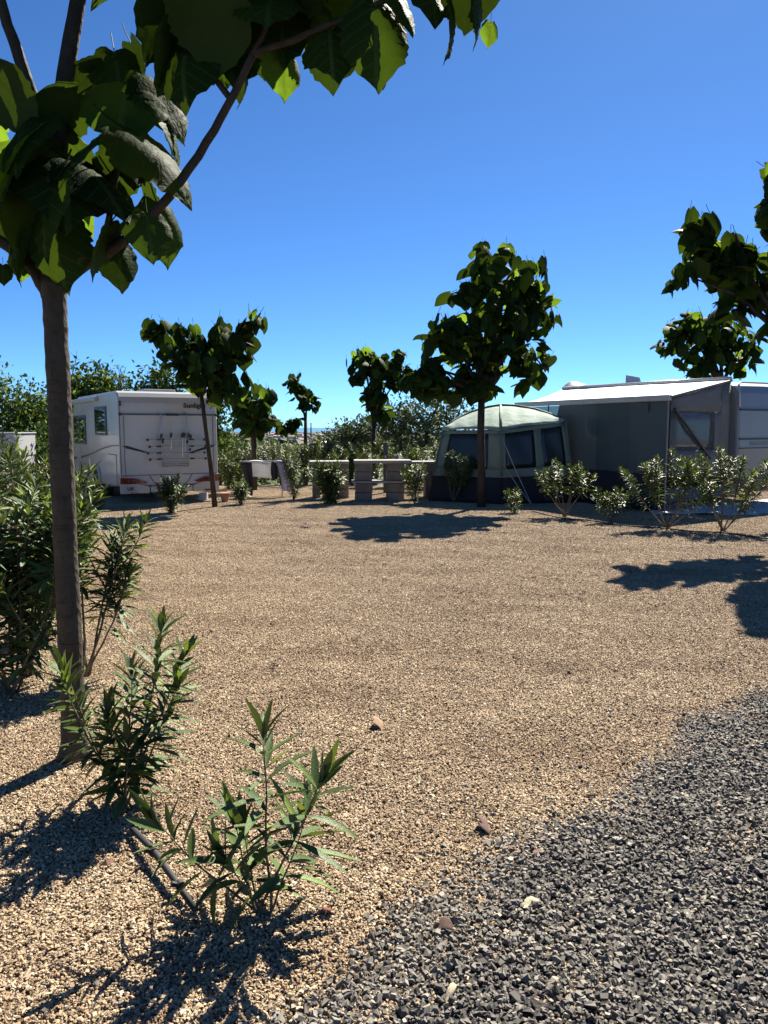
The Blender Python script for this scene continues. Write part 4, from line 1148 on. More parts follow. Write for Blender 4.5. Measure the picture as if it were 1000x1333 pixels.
# ------------------------------------------------------------------ clothes airer
def airer():
    c = Vector((-3.029, 19.597, 0.0)); rz = R(8)
    t = thing('clothes_airer', 'white folding clothes airer standing on the gravel by the oleanders', 'clothes airer', c, rz)
    h = 0.90
    f = MB()
    for s in (-1, 1):
        f.tube([(s * 0.62, -0.27, h), (s * 0.62, 0.27, h)], 0.011, 6)
    f.tube([(-0.62, -0.27, h), (0.62, -0.27, h)], 0.011, 6); f.tube([(-0.62, 0.27, h), (0.62, 0.27, h)], 0.011, 6)
    f.build('top_frame', 'white_paint', t)
    for k in range(7):
        y = -0.21 + 0.07 * k
        MB().tube([(-0.62, y, h), (0.62, y, h)], 0.005, 5).build('rail', 'white_paint', t)
    for s in (-1, 1):
        for e in (-1, 1):
            MB().tube([(s * 0.42, e * 0.30, 0.0), (s * 0.42, -e * 0.16, h - 0.01)], 0.011, 6).build('leg', 'steel_dark', t)
        MB().tube([(s * 0.42, -0.3, 0.012), (s * 0.42, 0.3, 0.012)], 0.010, 6).build('foot_bar', 'white_paint', t)
    def hang(name, x0, x1, y, drop0, drop1, mat, label, cat, sway=0.03, flare=0.0, skew=0.0):
        q = Matrix.Translation(c) @ Matrix.Rotation(rz, 4, 'Z')
        def g(u, v):
            x = x0 + (x1 - x0) * u
            # over the rail: front fall, crest, back fall
            s_ = v * 2 - 1
            d = abs(s_) * (drop0 if s_ < 0 else drop1)
            yy = y + (-1 if s_ < 0 else 1) * (0.012 + 0.02 * abs(s_)) + sway * math.sin(u * 9 + v * 5) * abs(s_)
            return q @ Vector((x + flare * abs(s_) * (u - 0.5) + skew * abs(s_) + 0.02 * math.sin(v * 6), yy, h + 0.012 - d + 0.02 * math.sin(u * 6)))
        o_ = MB().grid(g, 10, 16).build(name, mat, smooth=True, solid=0.006)
        return tag(o_, label, cat)
    hang('trousers', -0.62, -0.34, -0.25, 0.85, 0.55, 'cloth_black', 'black trousers hanging over the left end of the clothes airer', 'trousers', flare=-0.16, skew=0.10)
    hang('towel', 0.26, 0.58, -0.25, 0.78, 0.50, 'cloth_lilac', 'pale lilac towel hanging over the right end of the clothes airer', 'towel', flare=-0.12, skew=0.13)
    hang('black_shirt', 0.16, 0.30, -0.24, 0.45, 0.4, 'cloth_black', 'black shirt hanging beside the lilac towel', 'shirt')
    hang('white_cloth', -0.40, 0.22, -0.20, 0.08, 0.42, 'cloth_white', 'white cloth lying over the middle of the clothes airer', 'cloth')
    hang('dark_sock', 0.02, 0.10, 0.2, 0.5, 0.4, 'cloth_black', 'narrow dark garment hanging at the back of the clothes airer', 'garment')
airer()

# ------------------------------------------------------------------ concrete block counters
def counter(name, label, yb, blocks, slabs, group='outdoor counters of concrete blocks', base=None):
    t = thing(name, label, 'counter', base, R(4), group)
    for k, (x, y, z, sx, sy, sz) in enumerate(blocks):
        MB().box((x, y, z), (sx, sy, sz)).build('block', 'concrete', t, bevel=0.008)
    for (x, y, z, sx, sy, sz) in slabs:
        MB().box((x, y, z), (sx, sy, sz)).build('slab', 'concrete_slab', t, bevel=0.008)
bl = []
for k in range(4):
    bl.append((0.10 + 0.004 * (k % 2), 0.0, 0.113 + 0.215 * k, 0.20, 0.42, 0.21))
    bl.append((0.70, 0.0 + 0.006 * (k % 2), 0.113 + 0.215 * k, 0.40, 0.42, 0.21))
counter('block_counter', 'left concrete block counter with a bush growing in front of it', 0, bl, [(0.42, -0.02, 0.89, 0.98, 0.62, 0.07)], base=Vector((-1.789, 19.165, 0.0)))
bl = []
for x in (0.21, 0.97):
    for k, z in enumerate((0.11, 0.325, 0.60, 0.815)):
        bl.append((x + (0.008 if k % 2 else -0.004), 0.0, z, 0.40, 0.44, 0.205))
counter('block_barbecue', 'middle block counter with a slab shelf half way up', 0, bl, [(0.58, -0.02, 0.4675, 1.3, 0.56, 0.05), (0.66, -0.02, 0.9475, 1.36, 0.62, 0.07)], base=Vector((-0.701, 18.354, 0.0)))
bl = []
for k in range(4):
    bl.append((0.98 + 0.006 * (k % 2), 0.0, 0.113 + 0.215 * k, 0.40, 0.42, 0.21))
    bl.append((-0.02, 0.1, 0.113 + 0.215 * k, 0.18, 0.42, 0.21))
counter('block_counter', 'right block counter beside the tent, with a white bottle standing on it', 0, bl, [(0.45, 0.02, 0.89, 1.35, 0.56, 0.05)], base=Vector((0.231, 19.165, 0.0)))
bt = thing('soap_bottle', 'white soap bottle standing on the right block counter', 'bottle', (0.413, 19.700, 0.958))
bt.location.z = 0.915
MB().tube([(0, 0, 0), (0, 0, 0.13), (0, 0, 0.16)], [0.04, 0.04, 0.018], 12).build('bottle_body', 'bottle', bt, smooth=True)
MB().tube([(0, 0, 0.16), (0, 0, 0.20)], [0.016, 0.012], 8).build('pump', 'bottle', bt)
bt = thing('glass_jar', 'small dark jar beside the white soap bottle on the counter', 'jar', (0.296, 19.750, 0.956))
bt.location.z = 0.915
MB().tube([(0, 0, 0), (0, 0, 0.12)], [0.035, 0.035], 12).build('jar_body', 'steel_dark', bt)
MB().tube([(0, 0, 0.12), (0, 0, 0.145)], [0.038, 0.038], 12).build('lid', 'grey_paint', bt)
bt = thing('tap_post', 'black post with a tap standing up behind the block counters', 'post', (0.041, 20.600, 0.035)[:2] + (0.0,))
MB().box((0, 0, 0.68), (0.12, 0.12, 1.36)).build('post', 'black_plastic', bt, bevel=0.01)
MB().tube([(0, -0.06, 1.0), (0, -0.16, 1.0), (0, -0.17, 0.95)], 0.014, 8).build('tap', 'alu', bt)

# ------------------------------------------------------------------ pipes, fallen leaves
p0, p1 = Vector((-1.086, 3.140, 0.0)), Vector((-0.680, 2.590, 0.0))
hp = thing('irrigation_pipe', 'short black irrigation pipe lying between the two foreground oleanders', 'pipe', p0)
d = p1 - p0
MB().tube([p0 + Vector((0, 0, 0.035)), p0 + d * 0.35 + Vector((0.004, 0.0, 0.05)), p0 + d * 0.7 + Vector((-0.004, 0, 0.05)), p1 + Vector((0, 0, 0.028))], [0.0125, 0.0135, 0.013, 0.012], 12).build('tube', 'hose', hp, world=True, smooth=True)
for f_ in (0.38, 0.80):
    c = p0 + d * f_ + Vector((0, 0, 0.05))
    MB().tube([c - d.normalized() * 0.012, c + d.normalized() * 0.012], 0.019, 12).build('collar', 'hose', hp, world=True)
    MB().tube([c, c + Vector((-0.03, -0.01, 0.012))], [0.009, 0.012], 8).build('dripper', 'hose', hp, world=True)
pts = [Vector((3.059, 15.836, 0.0)), Vector((3.462, 14.629, 0.0)), Vector((4.101, 13.699, 0.0)), Vector((4.814, 13.075, 0.0)), Vector((5.576, 12.414, 0.0)), Vector((6.359, 11.655, 0.0))]
row = MB()
dense = []
for a, c in zip(pts, pts[1:]):
    for k in range(6):
        q = a.lerp(c, k / 6); dense.append((q.x, q.y + 0.04 * math.sin(q.x * 5), 0.028 + 0.012 * math.sin(q.x * 7)))
o = row.tube(dense, 0.011, 8).build('drip_hose', 'hose', smooth=True)
tag(o, 'long thin black drip hose running along the foot of the oleander row', 'hose')

def dry_leaf(px, size, az, mat, label, seed, tmpl=None):
    r = random.Random(seed)
    V, F, uv = big_leaf(seed, petiole=True) if tmpl is None else tmpl
    V = V.copy(); V[:, 2] += 0.22 * np.sin(V[:, 1] * 4 + seed) + 0.35 * V[:, 0] ** 2
    me = fast_mesh('dry_leaf', V, F, mat, uv, smooth=True)
    o_ = link('fallen_leaf', me)
    a = R(az)
    m_ = frame((math.cos(a), math.sin(a), 0.05), (0.1, -0.15, 1), (px[0], px[1], 0.026), size)
    o_.matrix_basis = m_
    s_ = o_.modifiers.new('Solidify', 'SOLIDIFY'); s_.thickness = 0.01
    return tag(o_, label, 'leaf', 'fallen leaves on the gravel')
dry_leaf((-0.059, 4.343, 0.0), 0.11, 10, 'dry_leaf', 'curled tan dead leaf on the middle of the pale gravel', 71)
dry_leaf((0.430, 3.191, 0.0), 0.13, 5, 'dry_leaf_dark', 'dark brown dead leaf at the rim of the dark gravel', 72)
dry_leaf((0.534, 2.603, 0.0), 0.075, 70, 'dry_leaf_pale', 'broad cream coloured dead leaf lying on the dark gravel', 73)
dry_leaf((0.187, 2.158, 0.0), 0.075, 55, 'dry_leaf_pale', 'narrow pale yellow leaf on the dark gravel at the bottom edge', 74, lance_leaf(74, 0.3))
dry_leaf((0.193, 2.510, 0.0), 0.055, 0, 'dry_leaf_dark', 'reddish brown dead leaf left of the broad cream leaf', 75)
dry_leaf((-0.207, 2.581, 0.0), 0.04, 80, 'dry_leaf_red', 'small red leaf beside the front oleander', 76)
dry_leaf((1.604, 3.204, 0.0), 0.07, 30, 'dry_leaf_pale', 'pale curled leaf on the dark gravel at the right edge', 77, lance_leaf(77, 0.35))
dry_leaf((1.353, 2.704, 0.0), 0.09, -30, 'dry_leaf_pale', 'slim straw coloured leaf on the dark gravel near the right edge', 78, lance_leaf(78, 0.16))
dry_leaf((0.169, 3.588, 0.0), 0.05, 80, 'dry_leaf_pale', 'small white curled leaf standing up on the pale gravel', 79, lance_leaf(79, 0.3))
dry_leaf((4.359, 11.053, 0.0), 0.16, 20, 'dry_leaf_dark', 'brown crumpled leaf before the right oleander row', 80)
dry_leaf((-1.433, 13.277, 0.0), 0.15, 40, 'dry_leaf_dark', 'dark crumpled leaf left of the big tree shadow', 81)

# ------------------------------------------------------------------ oleanders
def oleander(name, label, base, stems, leaf, n_parts, seed, group=None, step=0.03, bare=0.35, flowers=0, droop=0.0, tuft=1.0, whorl=3, fr=0.006, shoots=0, wide=False):
    """stems: (azimuth deg, lean deg from upright, length); leaves in whorls of three up each stem, bunched at its tip."""
    r = random.Random(seed)
    t = thing(name, label, 'oleander', base, 0, group)
    base = Vector(base)
    leaves = []
    tips = []
    work = [(az, lean, ln, None) for (az, lean, ln) in stems]
    while work:
        az, lean, ln, root = work.pop(0)
        a = R(az); k = 9
        p = base + Vector((r.uniform(-0.03, 0.03), r.uniform(-0.03, 0.03), 0)) if root is None else root
        bare_ = bare if root is None else 0.2
        d = Vector((math.cos(a) * math.sin(R(lean)), math.sin(a) * math.sin(R(lean)), math.cos(R(lean))))
        pts = [p.copy()]; dirs = [d.copy()]
        for i in range(k):
            d = (d + Vector((r.gauss(0, 0.06), r.gauss(0, 0.06), 0.05 - droop))).normalized()
            p = p + d * (ln / k)
            pts.append(p.copy()); dirs.append(d.copy())
        r0 = fr * (0.7 + 0.5 * ln)
        if root is None:
            for _ in range(shoots):
                i = r.randint(4, 7)
                work.append((az + r.uniform(-130, 130), lean * 0.6 + r.uniform(12, 38), ln * r.uniform(0.30, 0.48), pts[i].copy()))
        MB().tube(pts, [r0 * (1 - 0.65 * i / k) for i in range(k + 1)], 6).build('stem', 'stem', t, world=True, smooth=True)
        tips.append((pts[-1], dirs[-1]))
        s = ln * bare_
        spin = r.uniform(0, 6.28)
        while s < ln:
            f = s / ln * k; i = min(int(f), k - 1)
            c = pts[i].lerp(pts[i + 1], f - i); d = dirs[i + 1]
            e = d.orthogonal().normalized(); g = d.cross(e)
            spin += 1.05 + r.uniform(-0.2, 0.2)
            up = min(1.0, max(0.0, (s / ln - bare_) / max(0.01, 1 - bare_)))
            for q in range(whorl):
                if r.random() < 0.12:
                    continue
                w = spin + q * 2 * math.pi / whorl + r.uniform(-0.25, 0.25)
                o_ = e * math.cos(w) + g * math.sin(w)
                open_ = R(82 - 40 * up ** 2 + r.uniform(-16, 16))
                tip = d * math.cos(open_) + o_ * math.sin(open_)
                nrm = d * math.sin(open_) - o_ * math.cos(open_)
                tip.z -= 0.12 * (1 - up)
                leaves.append(frame(tip, nrm, c + o_ * r0 * 0.5, leaf * r.uniform(0.65, 1.12) * (0.75 + 0.25 * math.sin(math.pi * min(1, up + 0.15)))))
            s += step * (1.35 - 0.75 * up * tuft) * r.uniform(0.8, 1.2)
        d = dirs[-1]; e = d.orthogonal().normalized(); g = d.cross(e)
        for q in range(5):
            w = r.uniform(0, 6.28); open_ = R(r.uniform(5, 32))
            o_ = e * math.cos(w) + g * math.sin(w)
            leaves.append(frame(d * math.cos(open_) + o_ * math.sin(open_), d * math.sin(open_) - o_ * math.cos(open_), pts[-1], leaf * r.uniform(0.45, 0.8)))
    inv = parent_matrix(t).inverted()
    leaves.sort(key=lambda m_: (m_.translation - EYE).length)
    for i, m_ in enumerate(leaves[:n_parts]):
        put_leaf((LANW_ME if wide else LAN_ME)[i % 6], inv @ m_, t)
    rest_mass('foliage', leaves[n_parts:], LAN, 'leaf_ole_mass', t, inv)
    for j in range(flowers):
        c, d = tips[r.randrange(len(tips))]
        b = MB()
        for q in range(r.randint(3, 7)):
            cc = c + d * r.uniform(0.0, 0.06) + Vector((r.gauss(0, .03), r.gauss(0, .03), r.gauss(0, .02)))
            for w in range(5):
                a = w * 1.2566 + q
                x1, y1 = math.cos(a), math.sin(a); x2, y2 = math.cos(a + 0.9), math.sin(a + 0.9)
                s = r.uniform(0.026, 0.04)
                b.add([cc, cc + Vector((x1 * s * .7, y1 * s * .7, s * .4)), cc + Vector(((x1 + x2) * s * .62, (y1 + y2) * s * .62, s * .5)), cc + Vector((x2 * s * .7, y2 * s * .7, s * .45))], [(0, 1, 2, 3)])
        b.build('flower', 'petal' if j % 2 else 'petal_pale', t, world=True)
    return t

def fan(r, n, lean, ln):
    return [(360.0 * (i + r.uniform(-0.3, 0.3)) / n, r.uniform(*lean), r.uniform(*ln)) for i in range(n)]

rr = random.Random(21)
FG = 'two young oleanders in the foreground'
oleander('oleander', 'young oleander with a tall right shoot, by the foot of the near tree', (-1.196, 3.411, 0.0),
         [(5, 18, 0.84), (172, 40, 0.70), (100, 10, 0.60), (20, 30, 0.60), (35, 22, 0.72), (160, 26, 0.62), (190, 18, 0.44), (-80, 18, 0.34)], 0.20, 300, 61, FG, step=0.036, bare=0.2, tuft=1.0, wide=True)
oleander('oleander', 'small oleander with long outstretched leaves, nearest to the camera', (-0.435, 2.630, 0.0),
         [(120, 3, 0.62), (2, 31, 0.54), (180, 46, 0.48), (40, 30, 0.34), (100, 30, 0.26), (205, 44, 0.28), (150, 30, 0.3)], 0.235, 300, 62, FG, step=0.05, bare=0.4, whorl=3)

LM = 'tall oleander hedge at the left edge'
HG = [
    ((-2.503, 5.283, 0.0), 9, (5, 28), (0.95, 1.35), 'dense oleander at the left edge, its dark foot behind the near trunk', 2),
    ((-2.870, 4.964, 0.0), 8, (5, 28), (0.95, 1.3), 'oleander cut by the left picture edge', 1),
    ((-4.175, 7.732, 0.0), 8, (5, 25), (1.05, 1.45), 'tall oleander with pink flowers in front of the box trailer', 4),
    ((-3.628, 8.103, 0.0), 8, (6, 26), (1.1, 1.5), 'oleander behind the near trunk, pink flowers at its top', 3),
    ((-5.165, 10.982, 0.0), 7, (5, 25), (1.1, 1.5), 'oleander at the back of the left hedge beside the motorhome', 2),
    ((-2.450, 4.890, 0.0), 8, (8, 34), (0.8, 1.3), 'low oleander filling the lower left corner of the hedge', 0),
    ((-2.832, 6.283, 0.0), 8, (6, 30), (0.9, 1.4), 'leafy oleander right behind the near trunk', 1),
    ((-4.075, 10.319, 0.0), 6, (6, 30), (0.42, 0.62), 'low oleander with red flowers right of the near trunk', 3),
]
for i, (p, ns, lean, ln, lab, fl) in enumerate(HG):
    oleander('oleander', lab, p, fan(rr, ns, lean, ln), 0.20, 300, 80 + i, LM, step=0.044, bare=0.2, flowers=fl + 1, fr=0.008, shoots=2)
oleander('oleander', 'lanky oleander with bare lower stems reaching right past the near trunk', (-2.112, 5.283, 0.0),
         [(20, 12, 1.15), (10, 24, 1.10), (40, 16, 0.95), (150, 14, 1.1), (5, 30, 0.8)], 0.19, 300, 90, LM, step=0.035, bare=0.45, droop=-0.01, fr=0.008, shoots=2)

RW = 'oleander row along the far right side of the pitch'
RO = [
    ((3.551, 15.011, 0.0), [(0, 36, 0.98), (35, 24, 0.95), (90, 12, 0.95), (150, 26, 0.95), (180, 40, 0.98), (-60, 14, 0.92), (200, 24, 0.88), (10, 14, 0.9)], 0.5, 0, 'round headed oleander on bare stems right of the tent rope'),
    ((4.234, 14.149, 0.0), [(0, 38, 0.62), (60, 18, 0.6), (150, 30, 0.66), (190, 38, 0.6), (-70, 18, 0.55)], 0.25, 0, 'low oleander between the round headed one and the wide one'),
    ((4.927, 13.277, 0.0), [(0, 42, 1.25), (20, 24, 1.25), (75, 6, 1.35), (150, 24, 1.15), (185, 46, 1.2), (-40, 30, 1.1), (200, 34, 1.0), (120, 12, 1.2), (5, 54, 1.0)], 0.42, 0, 'wide spreading oleander in front of the awning pole'),
    ((5.717, 12.879, 0.0), [(0, 38, 1.3), (95, 3, 1.38), (60, 14, 1.3), (180, 14, 1.2), (10, 26, 1.25), (-10, 50, 1.0), (170, 26, 1.0)], 0.38, 3, 'pink flowered oleander in front of the caravan end wall'),
    ((6.989, 13.075, 0.0), [(180, 28, 1.2), (90, 10, 1.2), (140, 20, 1.2), (0, 20, 1.2), (200, 35, 0.9)], 0.3, 1, 'oleander cut by the right picture edge'),
    ((2.653, 15.692, 0.0), [(0, 20, 0.42), (90, 10, 0.45), (180, 22, 0.4), (120, 14, 0.45)], 0.1, 0, 'knee high oleander sprout at the tent pegs'),
    ((1.609, 17.789, 0.0), [(0, 16, 1.1), (60, 10, 1.2), (150, 18, 1.15), (185, 26, 1.0), (-40, 18, 1.0), (20, 30, 0.9)], 0.3, 0, 'oleander growing before the left tent window'),
]
for i, (p, st, ba, fl, lab) in enumerate(RO):
    oleander('oleander', lab, p, st, 0.16, 230, 100 + i, RW, step=0.033, bare=ba, flowers=fl, tuft=1.25, fr=0.010, shoots=2 if i != 5 else 0)

BK = 'small oleanders at the back of the pitch'
BO = [
    ((-4.374, 15.692, 0.0), (5, 32), (0.5, 0.72), 9, 'dark bushy oleander with red blooms in front of the motorhome rear', 2),
    ((-3.258, 17.431, 0.0), (5, 25), (0.35, 0.5), 7, 'small round oleander before the left legs of the airer', 0),
    ((-2.180, 18.550, 0.0), (5, 20), (0.7, 1.15), 6, 'upright oleander just right of the clothes airer', 0),
    ((-1.239, 17.608, 0.0), (5, 38), (0.6, 0.85), 9, 'spiky oleander growing before the left block counter', 0),
    ((-2.378, 23.267, 0.0), (5, 25), (0.9, 1.25), 6, 'oleander behind the airer and the left counter', 1),
    ((-3.234, 23.905, 0.0), (5, 25), (1.0, 1.35), 6, 'oleander behind the right end of the airer', 1),
    ((-3.975, 22.661, 0.0), (5, 25), (0.9, 1.2), 6, 'oleander behind the left end of the airer', 0),
    ((-4.364, 21.540, 0.0), (5, 25), (0.7, 1.0), 6, 'oleander right of the slanting trunk by the motorhome', 1),
    ((-1.078, 23.905, 0.0), (5, 25), (0.9, 1.25), 6, 'oleander behind the gap between the left two counters', 0),
    ((-0.240, 23.905, 0.0), (5, 25), (1.0, 1.35), 6, 'oleander behind the middle counter beside the black post', 0),
    ((0.843, 21.019, 0.0), (5, 30), (0.9, 1.25), 7, 'oleander between the right counter and the tent', 0),
    ((0.725, 17.608, 0.0), (5, 30), (0.6, 0.9), 6, 'leafy oleander hanging over the right block counter', 0),
    ((-6.069, 16.132, 0.0), (5, 25), (0.35, 0.5), 6, 'low dark oleander beside the motorhome rear wheel', 1),
    ((-3.817, 24.579, 0.0), (5, 25), (1.0, 1.3), 6, 'oleander right behind the middle of the airer', 0),
    ((-1.970, 24.579, 0.0), (5, 25), (1.0, 1.3), 6, 'oleander peeping over the left counter slab', 1),
    ((-1.408, 22.661, 0.0), (8, 40), (0.7, 1.0), 9, 'bushy oleander filling the space under the left counter slab', 0),
    ((-0.500, 22.661, 0.0), (8, 40), (0.7, 1.0), 9, 'bushy oleander seen through the middle counter under its slab', 0),
    ((0.341, 22.661, 0.0), (8, 40), (0.7, 1.0), 9, 'bushy oleander under the right counter slab by the tap post', 0),
    ((-4.678, 24.579, 0.0), (8, 35), (0.9, 1.2), 8, 'oleander on the bank edge left of the airer', 0),
    ((-2.865, 24.238, 0.0), (8, 35), (0.9, 1.2), 8, 'oleander between the airer and the left counter, at the bank edge', 1),
    ((1.249, 22.661, 0.0), (8, 35), (0.9, 1.3), 8, 'oleander touching the left flank of the tent', 0),
]
for i, (p, lean, ln, ns, lab, fl) in enumerate(BO):
    oleander('oleander', lab, p, fan(rr, ns, lean, ln), 0.27 if 'spiky' in lab else 0.165, 0 if p[1] > 18.4 else 200, 130 + i, BK, step=0.032, bare=0.10, flowers=fl, fr=0.009, shoots=3)

# ------------------------------------------------------------------ paulownia trees
def crown_leaves(r, lobes, size, spread=False):
    ms = []
    hub = sum((Vector(l[0]) for l in lobes), Vector()) / len(lobes)
    for (c, rx, ry, rz, n) in lobes:
        for _ in range(n):
            d = Vector((r.gauss(0, 1), r.gauss(0, 1), r.gauss(0, 1))).normalized()
            p = Vector(c) + Vector((d.x * rx, d.y * ry, d.z * rz)) * (r.random() ** 0.4) * 1.12
            if spread and r.random() < 0.06:                     # some sit along the branch, between the bunches
                p = p.lerp(hub, r.uniform(0.2, 0.6))
            out = Vector((d.x, d.y, 0)) + Vector((r.gauss(0, 0.5), r.gauss(0, 0.5), 0))
            out = out.normalized() if out.length > 1e-4 else Vector((1, 0, 0))
            dr = R(r.uniform(5, 80))
            if r.random() < 0.12:
                dr = R(r.uniform(-30, 5))
            tip = out * math.cos(dr) - Vector((0, 0, 1)) * math.sin(dr)
            nrm = out * math.sin(dr) + Vector((0, 0, 1)) * math.cos(dr)
            side = out.cross(Vector((0, 0, 1)))
            nrm = nrm + side * r.uniform(-0.5, 0.5)
            s = size * (r.uniform(0.7, 1.18) if r.random() < 0.75 else r.uniform(0.35, 0.7))
            ms.append(frame(tip, nrm, p - tip * s * 0.4, s))
    return ms

def paulownia(label, base, trunk, lobes, size, seed, n_parts=300, group=None, fork=None, bark='bark_dark', extra=()):
    r = random.Random(seed)
    t = thing('paulownia_tree', label, 'tree', base, 0, group)
    pts = [Vector(p[:3]) for p in trunk]; rad = [p[3] for p in trunk]
    MB().tube(pts, rad, 12).build('trunk', bark, t, world=True, smooth=True)
    top = pts[-1]
    for (c, rx, ry, rz, n) in lobes:
        c = Vector(c)
        f = top if fork is None else Vector(fork)
        mid = f.lerp(c, 0.5) + Vector((0, 0, 0.12 * (c - f).length))
        MB().tube([f - Vector((0, 0, 0.05)), f.lerp(mid, 0.5) + Vector((0, 0, 0.02)), mid, c + Vector((0, 0, rz * 0.3))], [rad[-1] * 0.8, rad[-1] * 0.6, rad[-1] * 0.42, 0.006], 7).build('branch', bark, t, world=True, smooth=True)
    for pl, ra in extra:
        MB().tube([Vector(p) for p in pl], ra, 7).build('branch', bark, t, world=True, smooth=True)
    ms = crown_leaves(r, lobes, size, True)
    ms.sort(key=lambda m_: (m_.translation - EYE).length)
    inv = parent_matrix(t).inverted()
    for i, m_ in enumerate(ms[:n_parts]):
        put_leaf(LO_ME[i % len(LO_ME)], inv @ m_, t)
    rest_mass('crown', ms[n_parts:], LO, 'leaf_big_mass', t, inv)
    return t

PT = 'broad leaved trees around the pitch'
def tr_pt(c, r):
    return (*c, r)
# the slanting young tree before the motorhome
paulownia('slanting young tree standing before the right corner of the motorhome', (-3.706, 16.757, 0.0),
    [(*(-3.743, 16.920, -0.017), 0.062), (*(-3.806, 16.920, 0.850), 0.054), (*(-3.911, 16.900, 1.858), 0.047), (*(-3.979, 16.900, 2.473), 0.042)],
    [((-4.848, 16.700, 3.761), 0.34, 0.3, 0.26, 26), ((-4.385, 16.900, 3.475), 0.55, 0.5, 0.42, 60), ((-3.966, 16.900, 2.984), 0.60, 0.6, 0.50, 75), ((-3.376, 17.000, 3.436), 0.45, 0.45, 0.35, 45),
     ((-2.830, 17.100, 4.072), 0.30, 0.25, 0.16, 16), ((-3.359, 17.000, 2.693), 0.42, 0.42, 0.45, 45), ((-3.626, 17.200, 3.871), 0.28, 0.3, 0.16, 14), ((-3.073, 17.200, 3.705), 0.25, 0.3, 0.2, 14)], 0.34, 201, 300, PT)
# the full tree in front of the tent
paulownia('tallest tree with a full crown, in front of the green tent', (2.140, 16.757, 0.0),
    [(*(2.160, 16.920, -0.017), 0.10), (*(2.152, 16.950, 0.849), 0.085), (*(2.130, 17.000, 1.691), 0.08), (*(2.149, 17.100, 2.448), 0.075)],
    [((2.342, 17.200, 5.150), 0.62, 0.6, 0.55, 58), ((3.033, 17.300, 4.907), 0.62, 0.6, 0.50, 52), ((3.505, 17.400, 4.312), 0.42, 0.5, 0.55, 42), ((2.608, 17.200, 4.201), 0.7, 0.7, 0.55, 62), ((1.678, 17.200, 4.660), 0.36, 0.35, 0.24, 18),
     ((1.376, 17.100, 3.694), 0.62, 0.6, 0.45, 58), ((2.165, 17.200, 3.456), 0.75, 0.75, 0.62, 80), ((3.152, 17.300, 3.215), 0.55, 0.6, 0.6, 58), ((1.904, 17.200, 2.620), 0.65, 0.6, 0.32, 44),
     ((1.091, 17.000, 2.743), 0.5, 0.4, 0.30, 34), ((0.634, 16.900, 2.737), 0.35, 0.35, 0.26, 20), ((1.006, 17.000, 3.024), 0.3, 0.3, 0.2, 10)], 0.36, 202, 300, PT)
# trees standing further back, below the rim
c = (-3.056, 30.000, 0.454)
paulownia('thin tree with two small leaf clumps, alone against the sky', (c[0], 30, th(0, 30)),
    [(c[0], 30, th(0, 30), 0.085), (*(-3.053, 30.000, 0.753), 0.08), (*(-3.038, 30.000, 2.090), 0.065)],
    [((-3.469, 30.000, 3.327), 0.42, 0.4, 0.36, 41), ((-2.941, 30.000, 2.769), 0.42, 0.4, 0.38, 44), ((-3.817, 30.000, 1.765), 0.40, 0.4, 0.24, 27), ((-3.486, 30.000, 1.972), 0.22, 0.2, 0.18, 10)], 0.33, 203, 300, PT)
c = (-3.637, 21.500, 0.392)
paulownia('short stout tree with a low round crown behind the airer', (c[0], 21.5, 0),
    [(c[0], 21.5, 0, 0.085), (*(-3.629, 21.500, 0.822), 0.08), (*(-3.634, 21.500, 1.676), 0.07)],
    [((-3.555, 21.500, 2.522), 0.45, 0.4, 0.32, 39), ((-3.883, 21.500, 2.100), 0.42, 0.4, 0.32, 36), ((-3.300, 21.600, 2.144), 0.38, 0.4, 0.36, 36), ((-3.632, 21.500, 1.824), 0.5, 0.4, 0.25, 33)], 0.37, 204, 300, PT)
c = (-0.351, 27.000, 0.584)
paulownia('slim tree behind the block counters, its crown touching the full tree', (c[0], 27, th(0, 27)),
    [(c[0], 27, th(0, 27), 0.10), (*(-0.350, 27.000, 0.853), 0.09), (*(-0.349, 27.000, 1.923), 0.07)],
    [((-0.745, 27.000, 3.984), 0.55, 0.5, 0.42, 70), ((-0.133, 27.000, 3.643), 0.65, 0.6, 0.5, 84), ((-0.348, 27.000, 2.720), 0.45, 0.45, 0.55, 64), ((0.531, 27.000, 4.167), 0.30, 0.3, 0.24, 20), ((0.613, 27.000, 3.511), 0.55, 0.5, 0.4, 50), ((-0.853, 27.000, 3.511), 0.35, 0.3, 0.2, 20), ((0.000, 27.000, 2.189), 0.3, 0.3, 0.3, 17)], 0.33, 205, 300, PT)
c = (10.547, 24.000, 0.714)
paulownia('tree with a rounded crown showing above the caravan roof', (c[0], 24, 0),
    [(c[0], 24, 0, 0.12), (*(10.501, 24.000, 1.667), 0.11), (*(10.433, 24.000, 3.082), 0.09)],
    [((9.258, 24.000, 4.478), 0.75, 0.7, 0.65, 62), ((10.237, 24.000, 4.709), 0.9, 0.8, 0.62, 80), ((10.978, 24.000, 4.015), 0.7, 0.7, 0.75, 66), ((9.926, 24.000, 3.782), 0.8, 0.7, 0.55, 60), ((8.718, 24.000, 4.432), 0.42, 0.4, 0.35, 20), ((9.398, 24.000, 5.055), 0.35, 0.4, 0.2, 12)], 0.38, 206, 300, PT)
c = (7.107, 13.000, 0.668)
